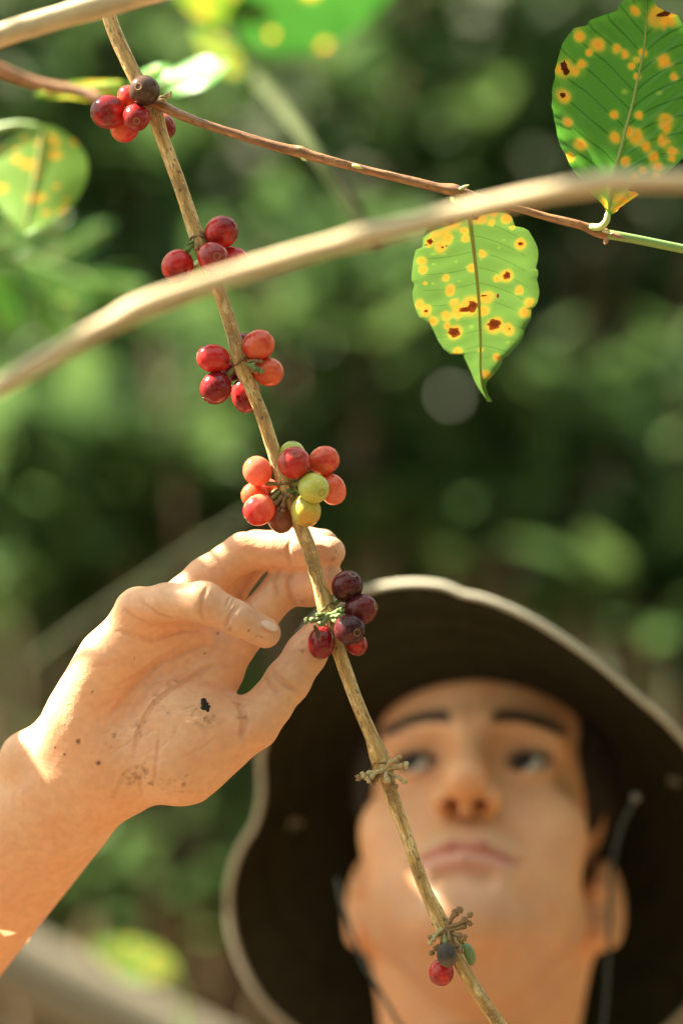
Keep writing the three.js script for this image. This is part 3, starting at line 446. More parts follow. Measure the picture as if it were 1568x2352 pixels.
function handBase(x, y, z) {
  let d = palm[0](x, y, z); for (let i = 1; i < palm.length; i++) d = smin(d, palm[i](x, y, z), 0.009);
  let a = forearm[0](x, y, z); a = smin(a, forearm[1](x, y, z), 0.022); a = smin(a, forearm[2](x, y, z), 0.02); a = smin(a, styloid(x, y, z), 0.008);
  d = smin(d, a, 0.014);
  for (let n = 0; n < 5; n++) { const f = fingers[n], b = reach[n]; if (Math.hypot(x - b[0].x, y - b[0].y, z - b[0].z) - b[1] > Math.max(d, 0) + 0.005) continue; let q = f[0](x, y, z); for (let i = 1; i < f.length; i++) q = smin(q, f[i](x, y, z), 0.003); d = smin(d, q, 0.004); }
  return d;
}
// creases of the palm and of the finger joints, laid on the skin where they run
function onSkin(px, py, from = -60) { let t = from; for (let i = 0; i < 90; i++) { const p = P(px, py, t), d = handBase(p.x, p.y, p.z); if (d < 2e-5) return p; t += Math.max(d, 2e-5) * 900; if (t > 90) return null; } return null; }
const creases = [];
function crease(w, depth, ...pts) {
  const dense = []; for (let i = 0; i < pts.length - 1; i++) for (let k = 0; k < 4; k++) dense.push([mix(pts[i][0], pts[i + 1][0], k / 4), mix(pts[i][1], pts[i + 1][1], k / 4)]); dense.push(pts[pts.length - 1]);
  const q = dense.map((p) => onSkin(p[0], p[1])).filter(Boolean);
  for (let i = 0; i < q.length - 1; i++) if (q[i].distanceTo(q[i + 1]) < 0.012) { const t = (i + 0.5) / q.length, fade = Math.min(1, 4 * t, 4 * (1 - t)); creases.push({ f: cone(q[i], q[i + 1], 0, 0), w: w * MM, d: depth * MM * fade, c: q[i] }); }
}
crease(1.1, 0.9, [540, 1534], [487, 1529], [439, 1555], [384, 1588], [351, 1617], [330, 1650], [315, 1690], [308, 1740]);
crease(1.0, 0.45, [530, 1500], [470, 1478], [400, 1510], [330, 1545], [270, 1575]);
crease(1.0, 0.5, [470, 1445], [410, 1450], [350, 1470], [270, 1450]);
crease(0.8, 0.55, [318, 1365], [333, 1390], [365, 1412], [400, 1422]);
crease(0.8, 0.35, [280, 1395], [310, 1420], [345, 1436]);
crease(1.2, 0.9, [545, 1600], [556, 1630], [561, 1662], [556, 1690]);
crease(1.0, 0.8, [612, 1520], [630, 1548], [655, 1570], [680, 1585]);
crease(0.8, 0.5, [600, 1545], [618, 1570], [640, 1590]);
crease(0.8, 0.55, [552, 1388], [536, 1404], [524, 1424], [517, 1446]);
for (const o of [0, 9, 17, 24]) crease(0.5, 0.26, [532 + o, 1366 + o * 0.6], [524 + o, 1380 + o * 0.6], [518 + o, 1396 + o * 0.55]);
crease(0.8, 0.6, [478, 1345], [466, 1370], [462, 1400], [468, 1424]);
crease(0.9, 0.7, [671, 1310], [663, 1340], [668, 1372], [680, 1395]);
crease(0.9, 0.6, [640, 1306], [632, 1335], [640, 1365]);
crease(0.9, 0.5, [668, 1236], [660, 1265], [668, 1300]);
crease(0.9, 0.45, [366, 1683], [362, 1730], [355, 1797]);
crease(0.8, 0.35, [300, 1768], [280, 1790], [262, 1830]);
crease(0.8, 0.3, [330, 1760], [322, 1790], [326, 1825]);
for (let i = 0; i < 5; i++) crease(0.9, 0.28, [430 - i * 14, 1475 + i * 12], [370 - i * 16, 1510 + i * 18], [300 - i * 14, 1560 + i * 24]);
{ const R = rng(9); for (let i = 0; i < 34; i++) { const x = 230 + 260 * R(), y = 1470 + 290 * R(), a = -0.7 + 0.9 * R() - (x > 400 ? 0.5 : 0), l = 18 + 34 * R(); crease(0.7, 0.05 + 0.05 * R(), [x - Math.cos(a) * l, y - Math.sin(a) * l], [x + (R() - 0.5) * 8, y + (R() - 0.5) * 8], [x + Math.cos(a) * l, y + Math.sin(a) * l]); } }
function handSdf(x, y, z) {
  let d = handBase(x, y, z);
  if (d < 0.006 && d > -0.006) {
    for (const c of creases) { if (Math.abs(x - c.c.x) + Math.abs(y - c.c.y) + Math.abs(z - c.c.z) > 0.02) continue; const q = c.f(x, y, z) / c.w; if (q < 3) d += 1.5 * c.d * Math.exp(-q * q); }
    d += 0.00016 * fbm(x * 260, y * 260, z * 260, 2) + 0.00035 * noise(x * 70, y * 70, z * 70);
  }
  return d;
}
const bodyTop = (x, y, z) => { let n = neck[0](x, y, z); for (let i = 1; i < neck.length; i++) n = smin(n, neck[i](x, y, z), 0.022); return smin(headWorld(x, y, z), n, 0.016); };
const bodyRest = (x, y, z) => { let d = smin(upperArm(x, y, z), torso[0](x, y, z), 0.05); d = smin(d, torso[1](x, y, z), 0.06); d = smin(d, neck[0](x, y, z), 0.04); let a = forearm[0](x, y, z); a = smin(a, forearm[1](x, y, z), 0.022); a = smin(a, forearm[2](x, y, z), 0.02); return smin(d, a, 0.02); };
const handLo = P(-330, 1900, 130), armCut = P(-230, 1900, 0).x, neckCut = HEAD.y - 0.24;
const box = (a, b) => [V(Math.min(a.x, b.x), Math.min(a.y, b.y), Math.min(a.z, b.z)), V(Math.max(a.x, b.x), Math.max(a.y, b.y), Math.max(a.z, b.z))];
const [hl, hh] = [V(armCut, P(0, 2420, 60).y, -1.36), V(P(830, 0, 0).x, P(0, 1170, 0).y, -1.15)];
const handGeo = isoMesh(handSdf, hl, hh, 0.00085);
const headGeo = isoMesh(bodyTop, V(HEAD.x - 0.13, neckCut, HEAD.z - 0.26), V(HEAD.x + 0.13, HEAD.y + 0.17, HEAD.z + 0.075), 0.0022);
const restGeo = isoMesh(bodyRest, V(-0.62, HEAD.y - 0.85, HEAD.z - 0.4), V(0.55, HEAD.y + 0.02, -1.1), 0.01, (x, y, z) => x < armCut + 0.004 ? true : y < neckCut + 0.004 && z < HEAD.z + 0.05);

// the colour of the skin itself: pinker finger pads, knuckles and lips, shaved beard, specks and dirt
const specks = [[180, 1703, 5], [226, 1753, 5], [212, 1590, 2.5], [332, 1733, 2], [148, 1733, 3], [387, 1637, 2], [500, 1455, 2.5], [470, 1500, 2.2], [310, 1513, 2], [571, 1449, 3], [740, 1228, 2], [770, 1266, 2], [127, 1717, 3], [600, 1463, 2]].map((s) => [onSkin(s[0], s[1]), s[2] * 0.2 * MM]).filter((s) => s[0]);
const smudges = [[340, 1798, 4], [352, 1796, 3], [372, 1800, 3.5], [385, 1797, 3], [396, 1800, 4], [412, 1796, 3], [322, 1775, 5], [330, 1765, 4], [390, 1812, 4.5], [420, 1808, 4], [430, 1790, 3.5], [590, 1470, 4], [577, 1462, 3], [560, 1640, 6], [554, 1615, 5], [400, 1570, 5], [362, 1606, 6], [322, 1672, 6], [700, 1490, 5], [716, 1468, 5], [735, 1290, 5], [760, 1290, 4], [690, 1380, 4], [480, 1650, 7], [455, 1640, 6], [300, 1790, 6], [270, 1700, 7], [520, 1440, 4]].map((s) => [onSkin(s[0], s[1]), s[2] * MM * 1.1]).filter((s) => s[0]);
const PALM = [0.64, 0.385, 0.23], BACK = [0.56, 0.33, 0.20];
function handColor(x, y, z) {
  const n = fbm(x * 90, y * 90, z * 90, 3), m = fbm(x * 420, y * 420, z * 420, 2);
  let c = mix3(PALM, [0.62, 0.315, 0.175], clamp(0.5 + n * 1.1, 0, 1) * 0.6)
  const tips = Math.min(...fingers.map((f) => f[f.length - 1](x, y, z)));
  c = mix3(c, [0.60, 0.345, 0.235], 0.5 * sstep(0.012, 0, tips));
  for (const k of creases) { if (Math.abs(x - k.c.x) + Math.abs(y - k.c.y) + Math.abs(z - k.c.z) > 0.02) continue; const q = k.f(x, y, z) / (k.w * 1.1); if (q < 2.5) c = mix3(c, [0.46, 0.21, 0.12], 0.5 * Math.min(1, k.d / 0.0007) * Math.exp(-q * q)); }
  c = c.map((v) => v * (1 + 0.12 * m));
  for (const s of specks) { const d = Math.hypot(x - s[0].x, y - s[0].y, z - s[0].z); if (d < s[1] * 1.6) c = mix3(c, [0.05, 0.025, 0.012], 0.85 * sstep(s[1] * 1.6, s[1] * 0.6, d)); }
  for (const s of smudges) { const d = Math.hypot(x - s[0].x, y - s[0].y, z - s[0].z); if (d < s[1]) c = mix3(c, [0.13, 0.065, 0.03], 0.6 * sstep(s[1], s[1] * 0.2, d) * sstep(-0.05, 0.45, fbm(x * 500, y * 500, z * 500, 4))); }
  return c;
}
function faceColor(wx, wy, wz) {
  const p = toHead(wx, wy, wz), x = Math.abs(p.x) * 1000, y = p.y * 1000, z = p.z * 1000;
  let c = mix3([0.66, 0.345, 0.175], [0.61, 0.285, 0.14], clamp(0.5 + fbm(wx * 60, wy * 60, wz * 60, 3), 0, 1));
  c = c.map((v) => v * (1 + 0.1 * fbm(wx * 500, wy * 500, wz * 500, 2)));
  const beard = Math.max(sstep(-72, -92, y) * sstep(62, 40, x), sstep(-44, -58, y) * sstep(40, 20, x) * sstep(74, 86, z) * 0.8, sstep(-62, -80, y) * sstep(30, 44, x) * 0.7) * sstep(-215, -165, y) * sstep(-55, 0, z);
  c = mix3(c, [0.42, 0.30, 0.24], 0.5 * beard * (0.75 + 0.5 * fbm(wx * 120, wy * 120, wz * 120, 3)));
  const lip = sstep(30, 24, x) * sstep(-60.5 - Math.max(0, x - 8) * 0.3, -63 - Math.max(0, x - 8) * 0.3, y) * sstep(-83 + x * 0.25, -80 + x * 0.25, y) * sstep(76, 80, z);
  c = mix3(c, mix3([0.42, 0.14, 0.10], [0.55, 0.27, 0.21], sstep(-69, -73, y)), 0.85 * lip);
  return c;
}
tinted(handGeo, handColor); tinted(headGeo, faceColor); tinted(restGeo, [0.63, 0.36, 0.205]);
const bodyGeo = mergeGeometries([handGeo, headGeo, restGeo]);
{ // pores and fine lines: the plane of the relief lies askew to the hand
  const p = bodyGeo.attributes.position, uv = new Float32Array(p.count * 2);
  for (let i = 0; i < p.count; i++) { uv[i * 2] = (p.getX(i) * 0.9 + p.getZ(i) * 0.55) * 14; uv[i * 2 + 1] = (p.getY(i) * 0.85 - p.getZ(i) * 0.5 + p.getX(i) * 0.3) * 14; }
  bodyGeo.setAttribute('uv', new THREE.BufferAttribute(uv, 2));
}
const poreMap = texture(512, 512, (u, v) => { const a = tileNoise(u, v, 9, 9, 3.1, 4), b = tileNoise(u, v, 4, 22, 8.2, 3); const q = 0.5 + 0.5 * a + 0.25 * (1 - Math.abs(b) * 2); return [q, q, q]; }, true);
const skin = phys({ vertexColors: true, roughness: 1, specularIntensity: 0, transmission: 0.22, thickness: 0, clearcoat: 0.5, clearcoatRoughness: 0.38, bumpMap: poreMap, bumpScale: 0.00022 });
localTo(bodyGeo, person.position);
const body = part(person, 'body', bodyGeo, skin);
const personLocal = (g) => localTo(g, person.position);

// finger nail of the little finger
{
  const q = onSkin(618, 1436), e = 0.0004, nn = V(handSdf(q.x + e, q.y, q.z) - handSdf(q.x - e, q.y, q.z), handSdf(q.x, q.y + e, q.z) - handSdf(q.x, q.y - e, q.z), handSdf(q.x, q.y, q.z + e) - handSdf(q.x, q.y, q.z - e)).normalize().add(V(0.1, 0.5, 0)).normalize();
  const g = new THREE.SphereGeometry(1, 28, 18); g.scale(4.6 * MM, 3.0 * MM, 1.1 * MM);
  const along = P(646, 1463, -10).sub(P(585, 1430, -13)).normalize(), dir = along.addScaledVector(nn, -along.dot(nn)).normalize(), side = nn.clone().cross(dir).normalize();
  g.applyMatrix4(new THREE.Matrix4().makeBasis(dir, side, nn)); g.translate(q.x - nn.x * 0.0002, q.y - nn.y * 0.0002 , q.z - nn.z * 0.0002);
  part(person, 'fingernail', personLocal(g), phys({ color: new THREE.Color(0.55, 0.34, 0.25), roughness: 0.35, clearcoat: 0.4, clearcoatRoughness: 0.3 }), 'fingernail of the little finger');
}
// eyes
for (const s of [-1, 1]) {
  const g = new THREE.SphereGeometry(12.6 * MM, 48, 32); g.rotateX(Math.PI / 2);
  const look = new THREE.Matrix4().makeRotationY(-0.42).multiply(new THREE.Matrix4().makeRotationX(-0.26)); g.applyMatrix4(look);
  const f = V(0, 0, 1).applyMatrix4(look);
  tinted(g, (x, y, z) => { const a = Math.acos(clamp((x * f.x + y * f.y + z * f.z) / (12.6 * MM), -1, 1)) * 12.6; return a < 2.1 ? [0.006, 0.005, 0.004] : a < 7.6 ? mix3([0.022, 0.014, 0.008], [0.010, 0.007, 0.005], sstep(4, 7.4, a)) : mix3([0.42, 0.35, 0.27], [0.2, 0.11, 0.08], sstep(9, 15, a)); });
  const c = h3(s * 32, 0, 66); g.translate(c.x, c.y, c.z); g.applyMatrix4(headMat);
  part(person, 'eye', personLocal(g), phys({ vertexColors: true, roughness: 0.5, specularIntensity: 0.2, clearcoat: 0.12, clearcoatRoughness: 0.05 }));
  // upper lashes along the rim of the lid
  const gl = []; for (let i = 0; i <= 46; i++) { const t = i / 46 * 2 - 1, x = s * (32 + 13.2 * t), y = 0.2 + 6.1 * Math.sqrt(Math.max(0, 1 - t * t)); let z = 100; for (let q = 0; q < 60; q++) { const d = headSdf(x * MM, (y + 0.8) * MM, z * MM); z -= Math.max(d * 800, 0.02); if (d < 1e-4 || z < 74) break; } const k = new THREE.ConeGeometry(0.3, 7, 4, 1); k.rotateX(1.0); k.rotateZ(-s * t * 0.5); k.translate(x, y + 0.6, z + 2.4); k.scale(MM, MM, MM); gl.push(k); }
  const lash = mergeGeometries(gl); lash.applyMatrix4(headMat); part(person, 'eyelashes', personLocal(lash), phys({ color: new THREE.Color(0.012, 0.008, 0.006), roughness: 0.7 }));
}
// eyebrows: short hairs lying outward
for (const s of [-1, 1]) {
  const R = rng(20 + s), gs = [];
  for (let i = 0; i < 330; i++) {
    const t = R(), x = mix(11, 49, t), y = 21 + 5 * Math.sin(Math.min(1, t * 1.25) * 2.2) - 4 * t * t + (R() - 0.5) * mix(8, 3.5, t); let z = 110;
    for (let q = 0; q < 40; q++) { const d = headSdf(s * x * MM, y * MM, z * MM); z -= Math.max(d * 1000 * 0.8, 0.02); if (d < 1e-4) break; }
    const g = new THREE.ConeGeometry(0.3, 8, 4, 1); g.rotateZ(s * (-0.9 - 0.6 * t + (R() - 0.5) * 0.4)); g.rotateX(0.2); g.translate(s * (x + 2.5), y + 1, z + 0.3); g.scale(MM, MM, MM); gs.push(g);
  }
  const g = mergeGeometries(gs); g.applyMatrix4(headMat);
  part(person, 'eyebrow', personLocal(g), phys({ color: new THREE.Color(0.028, 0.016, 0.009), roughness: 0.7 }));
}
// short dark hair under the hat
{
  const f = inHead((x, y, z) => { let d = headSdf(x, y, z) - 0.006 - 0.0015 * noise(x * 300, y * 300, z * 300); d = Math.max(d, -(headSdf(x, y, z) + 0.002)); const line = Math.min((z - mix(0.052, 0.004, sstep(0.03, -0.03, y))), 1); d = smax(d, smin(line, 0.048 - y, 0.006), 0.006); d = smax(d, -(y + 0.012), 0.006); return smax(d, -(Math.hypot(Math.abs(x) - 0.078, (y + 0.014) * 0.75, z + 0.008) - 0.026), 0.004); });
  const g = isoMesh(f, V(HEAD.x - 0.13, HEAD.y - 0.16, HEAD.z - 0.26), V(HEAD.x + 0.13, HEAD.y + 0.17, HEAD.z + 0.04), 0.003);
  part(person, 'hair', personLocal(g), phys({ color: new THREE.Color(0.02, 0.013, 0.009), roughness: 0.75, specularIntensity: 0.3 }));
}
// dark shirt, below the frame
{
  const f = (x, y, z) => { let d = smin(smin(upperArm(x, y, z), torso[0](x, y, z), 0.05), torso[1](x, y, z), 0.06) - 0.009; const q = V(x, y, z).sub(SHOULDER), a = J(ELBOW).sub(SHOULDER), t = q.dot(a) / a.lengthSq(); d = smax(d, t - 0.55, 0.01); d = smax(d, -(neck[0](x, y, z) - 0.004), 0.006); return smax(d, y - (HEAD.y - 0.24), 0.01); };
  part(person, 'shirt', personLocal(isoMesh(f, V(-0.5, HEAD.y - 0.95, HEAD.z - 0.45), V(0.5, HEAD.y - 0.1, -1.15), 0.009)), phys({ color: new THREE.Color(0.02, 0.022, 0.016), roughness: 0.95 }));
}
// ---------- sun hat ----------
const clothMap = texture(512, 512, (u, v) => { const w = Math.sin(u * Math.PI * 2 * 90) * Math.sin(v * Math.PI * 2 * 90), n = tileNoise(u, v, 5, 5, 2.2, 4); const k = 1 + 0.25 * w + 0.35 * n; return [0.021 * k, 0.0195 * k, 0.011 * k]; });
const clothBump = texture(256, 256, (u, v) => { const w = 0.5 + 0.25 * Math.sin(u * Math.PI * 2 * 60) + 0.25 * Math.sin(v * Math.PI * 2 * 60); return [w, w, w]; }, true);
const felt = phys({ map: clothMap, bumpMap: clothBump, bumpScale: 0.0004, roughness: 0.95, specularIntensity: 0, side: THREE.DoubleSide });
const bindingMat = phys({ color: new THREE.Color(0.45, 0.42, 0.33), roughness: 0.9, bumpMap: clothBump, bumpScale: 0.0003 });
const cordMat = phys({ color: new THREE.Color(0.03, 0.032, 0.026), roughness: 0.8 });
const HH = (x, y, z) => V(x * MM, y * MM, z * MM).applyMatrix4(hatMat);
const hat = new THREE.Group(); hat.name = 'sun_hat'; hat.userData.label = 'wide brimmed olive sun hat with a pale bound edge'; person.add(hat);
// the edge of the brim, all round: [angle from the front, distance out, height] in the head's own frame, millimetres
const brimBase = (a) => [79 * Math.sin(a), 50 + 6 * Math.cos(a) - 6, -8 + 100 * Math.cos(a)];
const BR = [[-0.1, 72, 12], [-0.4, 66, 22], [-0.66, 66, 16], [-0.87, 65, -8], [-1.1, 58, -20], [-1.3, 55, -20], [-1.42, 53, -32], [-1.52, 57, -41], [-1.62, 67, -47], [-1.75, 79, -58], [-1.87, 86, -70], [-1.98, 88, -85], [-2.1, 84, -103], [-2.25, 76, -115], [-2.6, 70, -122], [3.14, 66, -122], [2.65, 66, -116], [2.1, 70, -92], [1.75, 69, -58], [1.4, 67, -46], [1.05, 63, -38], [0.72, 66, -33], [0.45, 68, -19], [0.17, 71, -2]];
function brimAt(a) {
  const list = BR.map((b) => [b[0] < 0 ? b[0] + 2 * Math.PI : b[0], b[1], b[2]]).sort((p, q) => p[0] - q[0]), n = list.length; a = ((a % (2 * Math.PI)) + 2 * Math.PI) % (2 * Math.PI);
  let i = 0; while (i < n - 1 && list[i + 1][0] <= a) i++;
  const at = (k) => { const q = list[((k % n) + n) % n]; return [q[0] + Math.floor(k / n) * 2 * Math.PI, q[1], q[2]]; };
  const p0 = at(i - 1), p1 = at(i), p2 = at(i + 1), p3 = at(i + 2), t = (a - p1[0]) / (p2[0] - p1[0]);
  const cr = (k) => { const m1 = (p2[k] - p0[k]) / (p2[0] - p0[0]) * (p2[0] - p1[0]), m2 = (p3[k] - p1[k]) / (p3[0] - p1[0]) * (p2[0] - p1[0]); return (2 * t ** 3 - 3 * t * t + 1) * p1[k] + (t ** 3 - 2 * t * t + t) * m1 + (-2 * t ** 3 + 3 * t * t) * p2[k] + (t ** 3 - t * t) * m2; };
  return [cr(1), cr(2)];
}
function brimPoint(a, s) { const b = brimBase(a), [w, h] = brimAt(a), sn = Math.sin(a), cs = Math.cos(a), fall = h * Math.pow(s, 1.35) + 0.5 * noise(Math.sin(a) * 6, s * 3, Math.cos(a) * 6) * s; return [b[0] + sn * w * s, b[1] + fall, b[2] + cs * w * s]; }
{
  const na = 220, ns = 26, pos = [], uv = [], idx = [];
  for (const side of [0, 1]) for (let i = 0; i <= na; i++) for (let j = 0; j <= ns; j++) { const a = i / na * Math.PI * 2, p = brimPoint(a, j / ns); pos.push(p[0] * MM, (p[1] + side * 2.2) * MM, p[2] * MM); uv.push(i / na * 5, j / ns * 0.7); }
  const o = (na + 1) * (ns + 1);
  for (const side of [0, 1]) for (let i = 0; i < na; i++) for (let j = 0; j < ns; j++) { const a = side * o + i * (ns + 1) + j, b = a + ns + 1; side ? idx.push(a, a + 1, b, b, a + 1, b + 1) : idx.push(a, b, a + 1, b, b + 1, a + 1); }
  const g = new THREE.BufferGeometry(); g.setAttribute('position', new THREE.Float32BufferAttribute(pos, 3)); g.setAttribute('uv', new THREE.Float32BufferAttribute(uv, 2)); g.setIndex(idx); g.applyMatrix4(hatMat); g.computeVertexNormals();
  part(hat, 'brim', personLocal(g), felt);
  const pts = []; for (let i = 0; i <= 90; i++) { const p = brimPoint(i / 90 * Math.PI * 2, 1); pts.push([HH(p[0], p[1] + 1.1, p[2]), 1.8 * MM]); }
  part(hat, 'brim_binding', personLocal(tube(pts, { seg: 12, step: 0.004, taperEnd: false })), bindingMat, 'pale binding round the brim edge');
  for (const s of [0.25, 0.5, 0.75]) { const q = []; for (let i = 0; i <= 90; i++) { const p = brimPoint(i / 90 * Math.PI * 2, s); q.push([HH(p[0], p[1] - 0.2, p[2]), 0.5 * MM]); } part(hat, 'stitching', personLocal(tube(q, { seg: 5, step: 0.005, taperEnd: false })), felt); }
}
{ // crown: band, side and rounded top, with thickness
  const prof = [[1, 0], [0.975, 18], [0.92, 36], [0.82, 52], [0.66, 65], [0.42, 73], [0.2, 76], [0, 76.5], [0, 74], [0.2, 73.5], [0.4, 70.5], [0.62, 63], [0.78, 50], [0.88, 35], [0.94, 17], [0.965, -1]];
  const na = 80, pos = [], uv = [], idx = [];
  for (let i = 0; i <= na; i++) { const a = i / na * Math.PI * 2, b = brimBase(a); prof.forEach((q, j) => { pos.push(b[0] * q[0] * MM, (b[1] + q[1]) * MM, (-8 + (b[2] + 8) * q[0]) * MM); uv.push(i / na * 5, j * 0.1); }); }
  const n = prof.length; for (let i = 0; i < na; i++) for (let j = 0; j < n - 1; j++) { const a = i * n + j, b = a + n; idx.push(a, b, a + 1, b, b + 1, a + 1); }
  const g = new THREE.BufferGeometry(); g.setAttribute('position', new THREE.Float32BufferAttribute(pos, 3)); g.setAttribute('uv', new THREE.Float32BufferAttribute(uv, 2)); g.setIndex(idx); g.applyMatrix4(hatMat); g.computeVertexNormals();
  part(hat, 'crown', personLocal(g), felt);
}
for (const a of [-1.72, 1.42]) { // metal eyelets in the brim
  const p = brimPoint(a, 0.5), q = brimPoint(a, 0.62), g = new THREE.TorusGeometry(3.4 * MM, 1.2 * MM, 10, 24);
  const out = V(q[0] - p[0], q[1] - p[1], q[2] - p[2]).normalize(), along = V(Math.cos(a), 0, -Math.sin(a)), n = along.clone().cross(out).normalize();
  g.applyMatrix4(new THREE.Matrix4().makeBasis(along, out, n)); g.translate(p[0] * MM, p[1] * MM, p[2] * MM); g.applyMatrix4(hatMat);
  part(hat, 'eyelet', personLocal(g), new THREE.MeshStandardMaterial({ color: new THREE.Color(0.28, 0.27, 0.23), metalness: 1, roughness: 0.35 }));
}
{ // chin cord, hanging on both sides
  const L = [P(772, 2010, 255), P(790, 2090, 240), P(830, 2200, 225), P(880, 2290, 215), P(930, 2370, 212), P(1010, 2440, 210)], Rr = [P(1458, 1832, 265), P(1425, 1900, 262), P(1402, 2010, 258), P(1398, 2140, 255), P(1392, 2260, 250), P(1380, 2400, 240)];
  for (const q of [L, Rr]) part(hat, 'chin_cord', personLocal(tube(q.map((p) => [p, 1.2 * MM]), { seg: 10, step: 0.004 })), cordMat);
  const g = new THREE.SphereGeometry(2.6 * MM, 20, 14); const p = P(1458, 1832, 264); g.translate(p.x, p.y, p.z); part(hat, 'cord_knot', personLocal(g), phys({ color: new THREE.Color(0.12, 0.115, 0.09), roughness: 0.6 }));
}
// the bush that the ripe fruit hangs on
const bush = thing('coffee_branch', 'thin coffee branch in sharp focus bearing all the bunches of cherries', 'branch', P(246, 18, 0));
const B0 = bush.position, inB = (g) => localTo(g, B0);
const stemPts = [[232, -30, 6, 17], [246, 20, 4, 17], [262, 70, 3, 17], [300, 155, 1, 17], [330, 208, 0, 18.5], [352, 250, 0, 19], [370, 310, 0, 16], [400, 390, 0, 16], [425, 460, 0, 16.5], [447, 528, 0, 18.5], [455, 548, 0, 20], [472, 600, 0, 16], [510, 690, 0, 15], [535, 768, 0, 16], [549, 818, 0, 20], [556, 845, 0, 19], [577, 895, 0, 14.8], [605, 962, 0, 15.5], [636, 1060, 0, 16], [655, 1112, 0, 20], [668, 1150, 0, 18], [682, 1190, 0, 15.5], [706, 1250, 0, 16.5], [729, 1332, 0, 16], [747, 1392, 0, 20], [756, 1425, 0, 19], [776, 1490, 0, 16], [814, 1600, -1, 16], [852, 1690, -2, 16], [872, 1742, -2, 22], [884, 1778, -2, 19], [902, 1832, -3, 15.5], [935, 1925, -4, 14.5], [974, 2040, -5, 14.5], [1006, 2108, -6, 18], [1022, 2145, -6, 18.5], [1050, 2200, -7, 15.5], [1085, 2262, -8, 15], [1145, 2352, -9, 15], [1200, 2430, -10, 15]];
part(bush, 'stem', inB(tube(stemPts.map((p) => [P(p[0], p[1], p[2]), p[3] * 0.2 * MM]), { seg: 28, step: 0.0008, bump: lump(2), vScale: 9 })), bark);
// old leaf scars: raised rings round the joints
for (const [x, y, mm, r] of [[347, 243, 0, 19.5], [455, 546, 0, 19.5], [553, 830, 0, 19.8], [656, 1114, 0, 19.6], [748, 1395, 0, 19.8], [876, 1752, -2, 21], [1010, 2118, -5, 18.6]]) {
  const c = P(x, y, mm), pts = [], ax = V(0.33, -0.94, 0).normalize(), u = V(0.94, 0.33, 0), w = u.clone().cross(ax);
  for (let i = 0; i <= 40; i++) { const a = i / 40 * Math.PI * 2, k = r * 0.2 * MM * (1.0 + 0.05 * noise(Math.cos(a) * 2 + x, Math.sin(a) * 2, 1)); pts.push([c.clone().addScaledVector(u, Math.cos(a) * k).addScaledVector(w, Math.sin(a) * k).addScaledVector(ax, (Math.sin(a * 2 + x) * 0.9 + 0.5 * noise(Math.cos(a) * 3, Math.sin(a) * 3, x)) * MM), (0.55 + 0.35 * noise(Math.cos(a) * 4, Math.sin(a) * 4, y)) * MM]); }
  part(bush, 'leaf_scar', inB(tube(pts, { seg: 8, step: 0.0008, taperEnd: false })), phys({ color: new THREE.Color(0.17, 0.10, 0.045), roughness: 0.9, bumpMap: barkBump, bumpScale: 0.0003 }));
}
// side shoot
const shootPts = [[346, 232, -1, 15], [372, 243, -3, 13], [402, 258, -4, 11.5], [450, 278, -4, 11], [500, 295, -4, 10.5], [600, 325, -4, 10.5], [660, 343, -4, 12], [690, 350, -4, 14], [712, 357, -4, 11.5], [800, 380, -3, 9.5], [900, 405, -2, 9.5], [1000, 430, -1, 11], [1042, 438, -1, 15.5], [1064, 444, -1, 12], [1100, 455, 0, 8.5], [1150, 468, 0, 8], [1250, 497, 1, 9], [1335, 518, 1, 10], [1368, 530, 1, 13], [1400, 540, 1, 13]];
const shoot = part(bush, 'side_shoot', inB(tube(shootPts.map((p) => [P(p[0], p[1], p[2]), p[3] * 0.2 * MM]), { seg: 20, step: 0.001, bump: lump(7, 0.0005), vScale: 9 })), twigBark, 'brown side shoot running right to the two spotted leaves');
const tipPts = [[1385, 537, 1, 12], [1410, 541, 1, 11], [1450, 548, 1, 10.5], [1510, 560, 2, 10.5], [1568, 572, 3, 10.5], [1660, 592, 4, 10.5]];
part(bush, 'shoot_tip', inB(tube(tipPts.map((p) => [P(p[0], p[1], p[2]), p[3] * 0.2 * MM]), { seg: 18, step: 0.0015 })), greenBark, 'young green end of the side shoot');
// leaf scars and scales at the joints of the shoot
{
  const scale = (x, y, mm, dx, dy, r, col) => { const a = P(x, y, mm), b = P(x + dx, y + dy, mm - 2), m = a.clone().lerp(b, 0.5); return part(bush, 'bud_scale', inB(tube([[a, r * MM], [m, r * 0.95 * MM], [b, r * 0.25 * MM]], { seg: 9, step: 0.0006 })), phys({ color: new THREE.Color(...col), roughness: 0.6 })); };
  scale(1052, 436, -3, 26, -12, 0.9, [0.36, 0.36, 0.12]); scale(1034, 452, -3, 12, 16, 1.2, [0.36, 0.42, 0.12]); scale(1068, 452, -3, 8, 14, 0.7, [0.4, 0.38, 0.16]); scale(1392, 548, -2, -4, 14, 1.3, [0.3, 0.13, 0.06]); scale(1400, 536, -3, 36, 12, 1.1, [0.2, 0.1, 0.05]); scale(690, 362, -5, 16, 8, 0.8, [0.4, 0.4, 0.14]); scale(678, 338, -5, 18, 4, 0.8, [0.42, 0.36, 0.14]); scale(808, 378, -6, 26, 10, 1.0, [0.42, 0.40, 0.12]); scale(1380, 528, -3, 22, 8, 0.8, [0.5, 0.5, 0.25]);
}
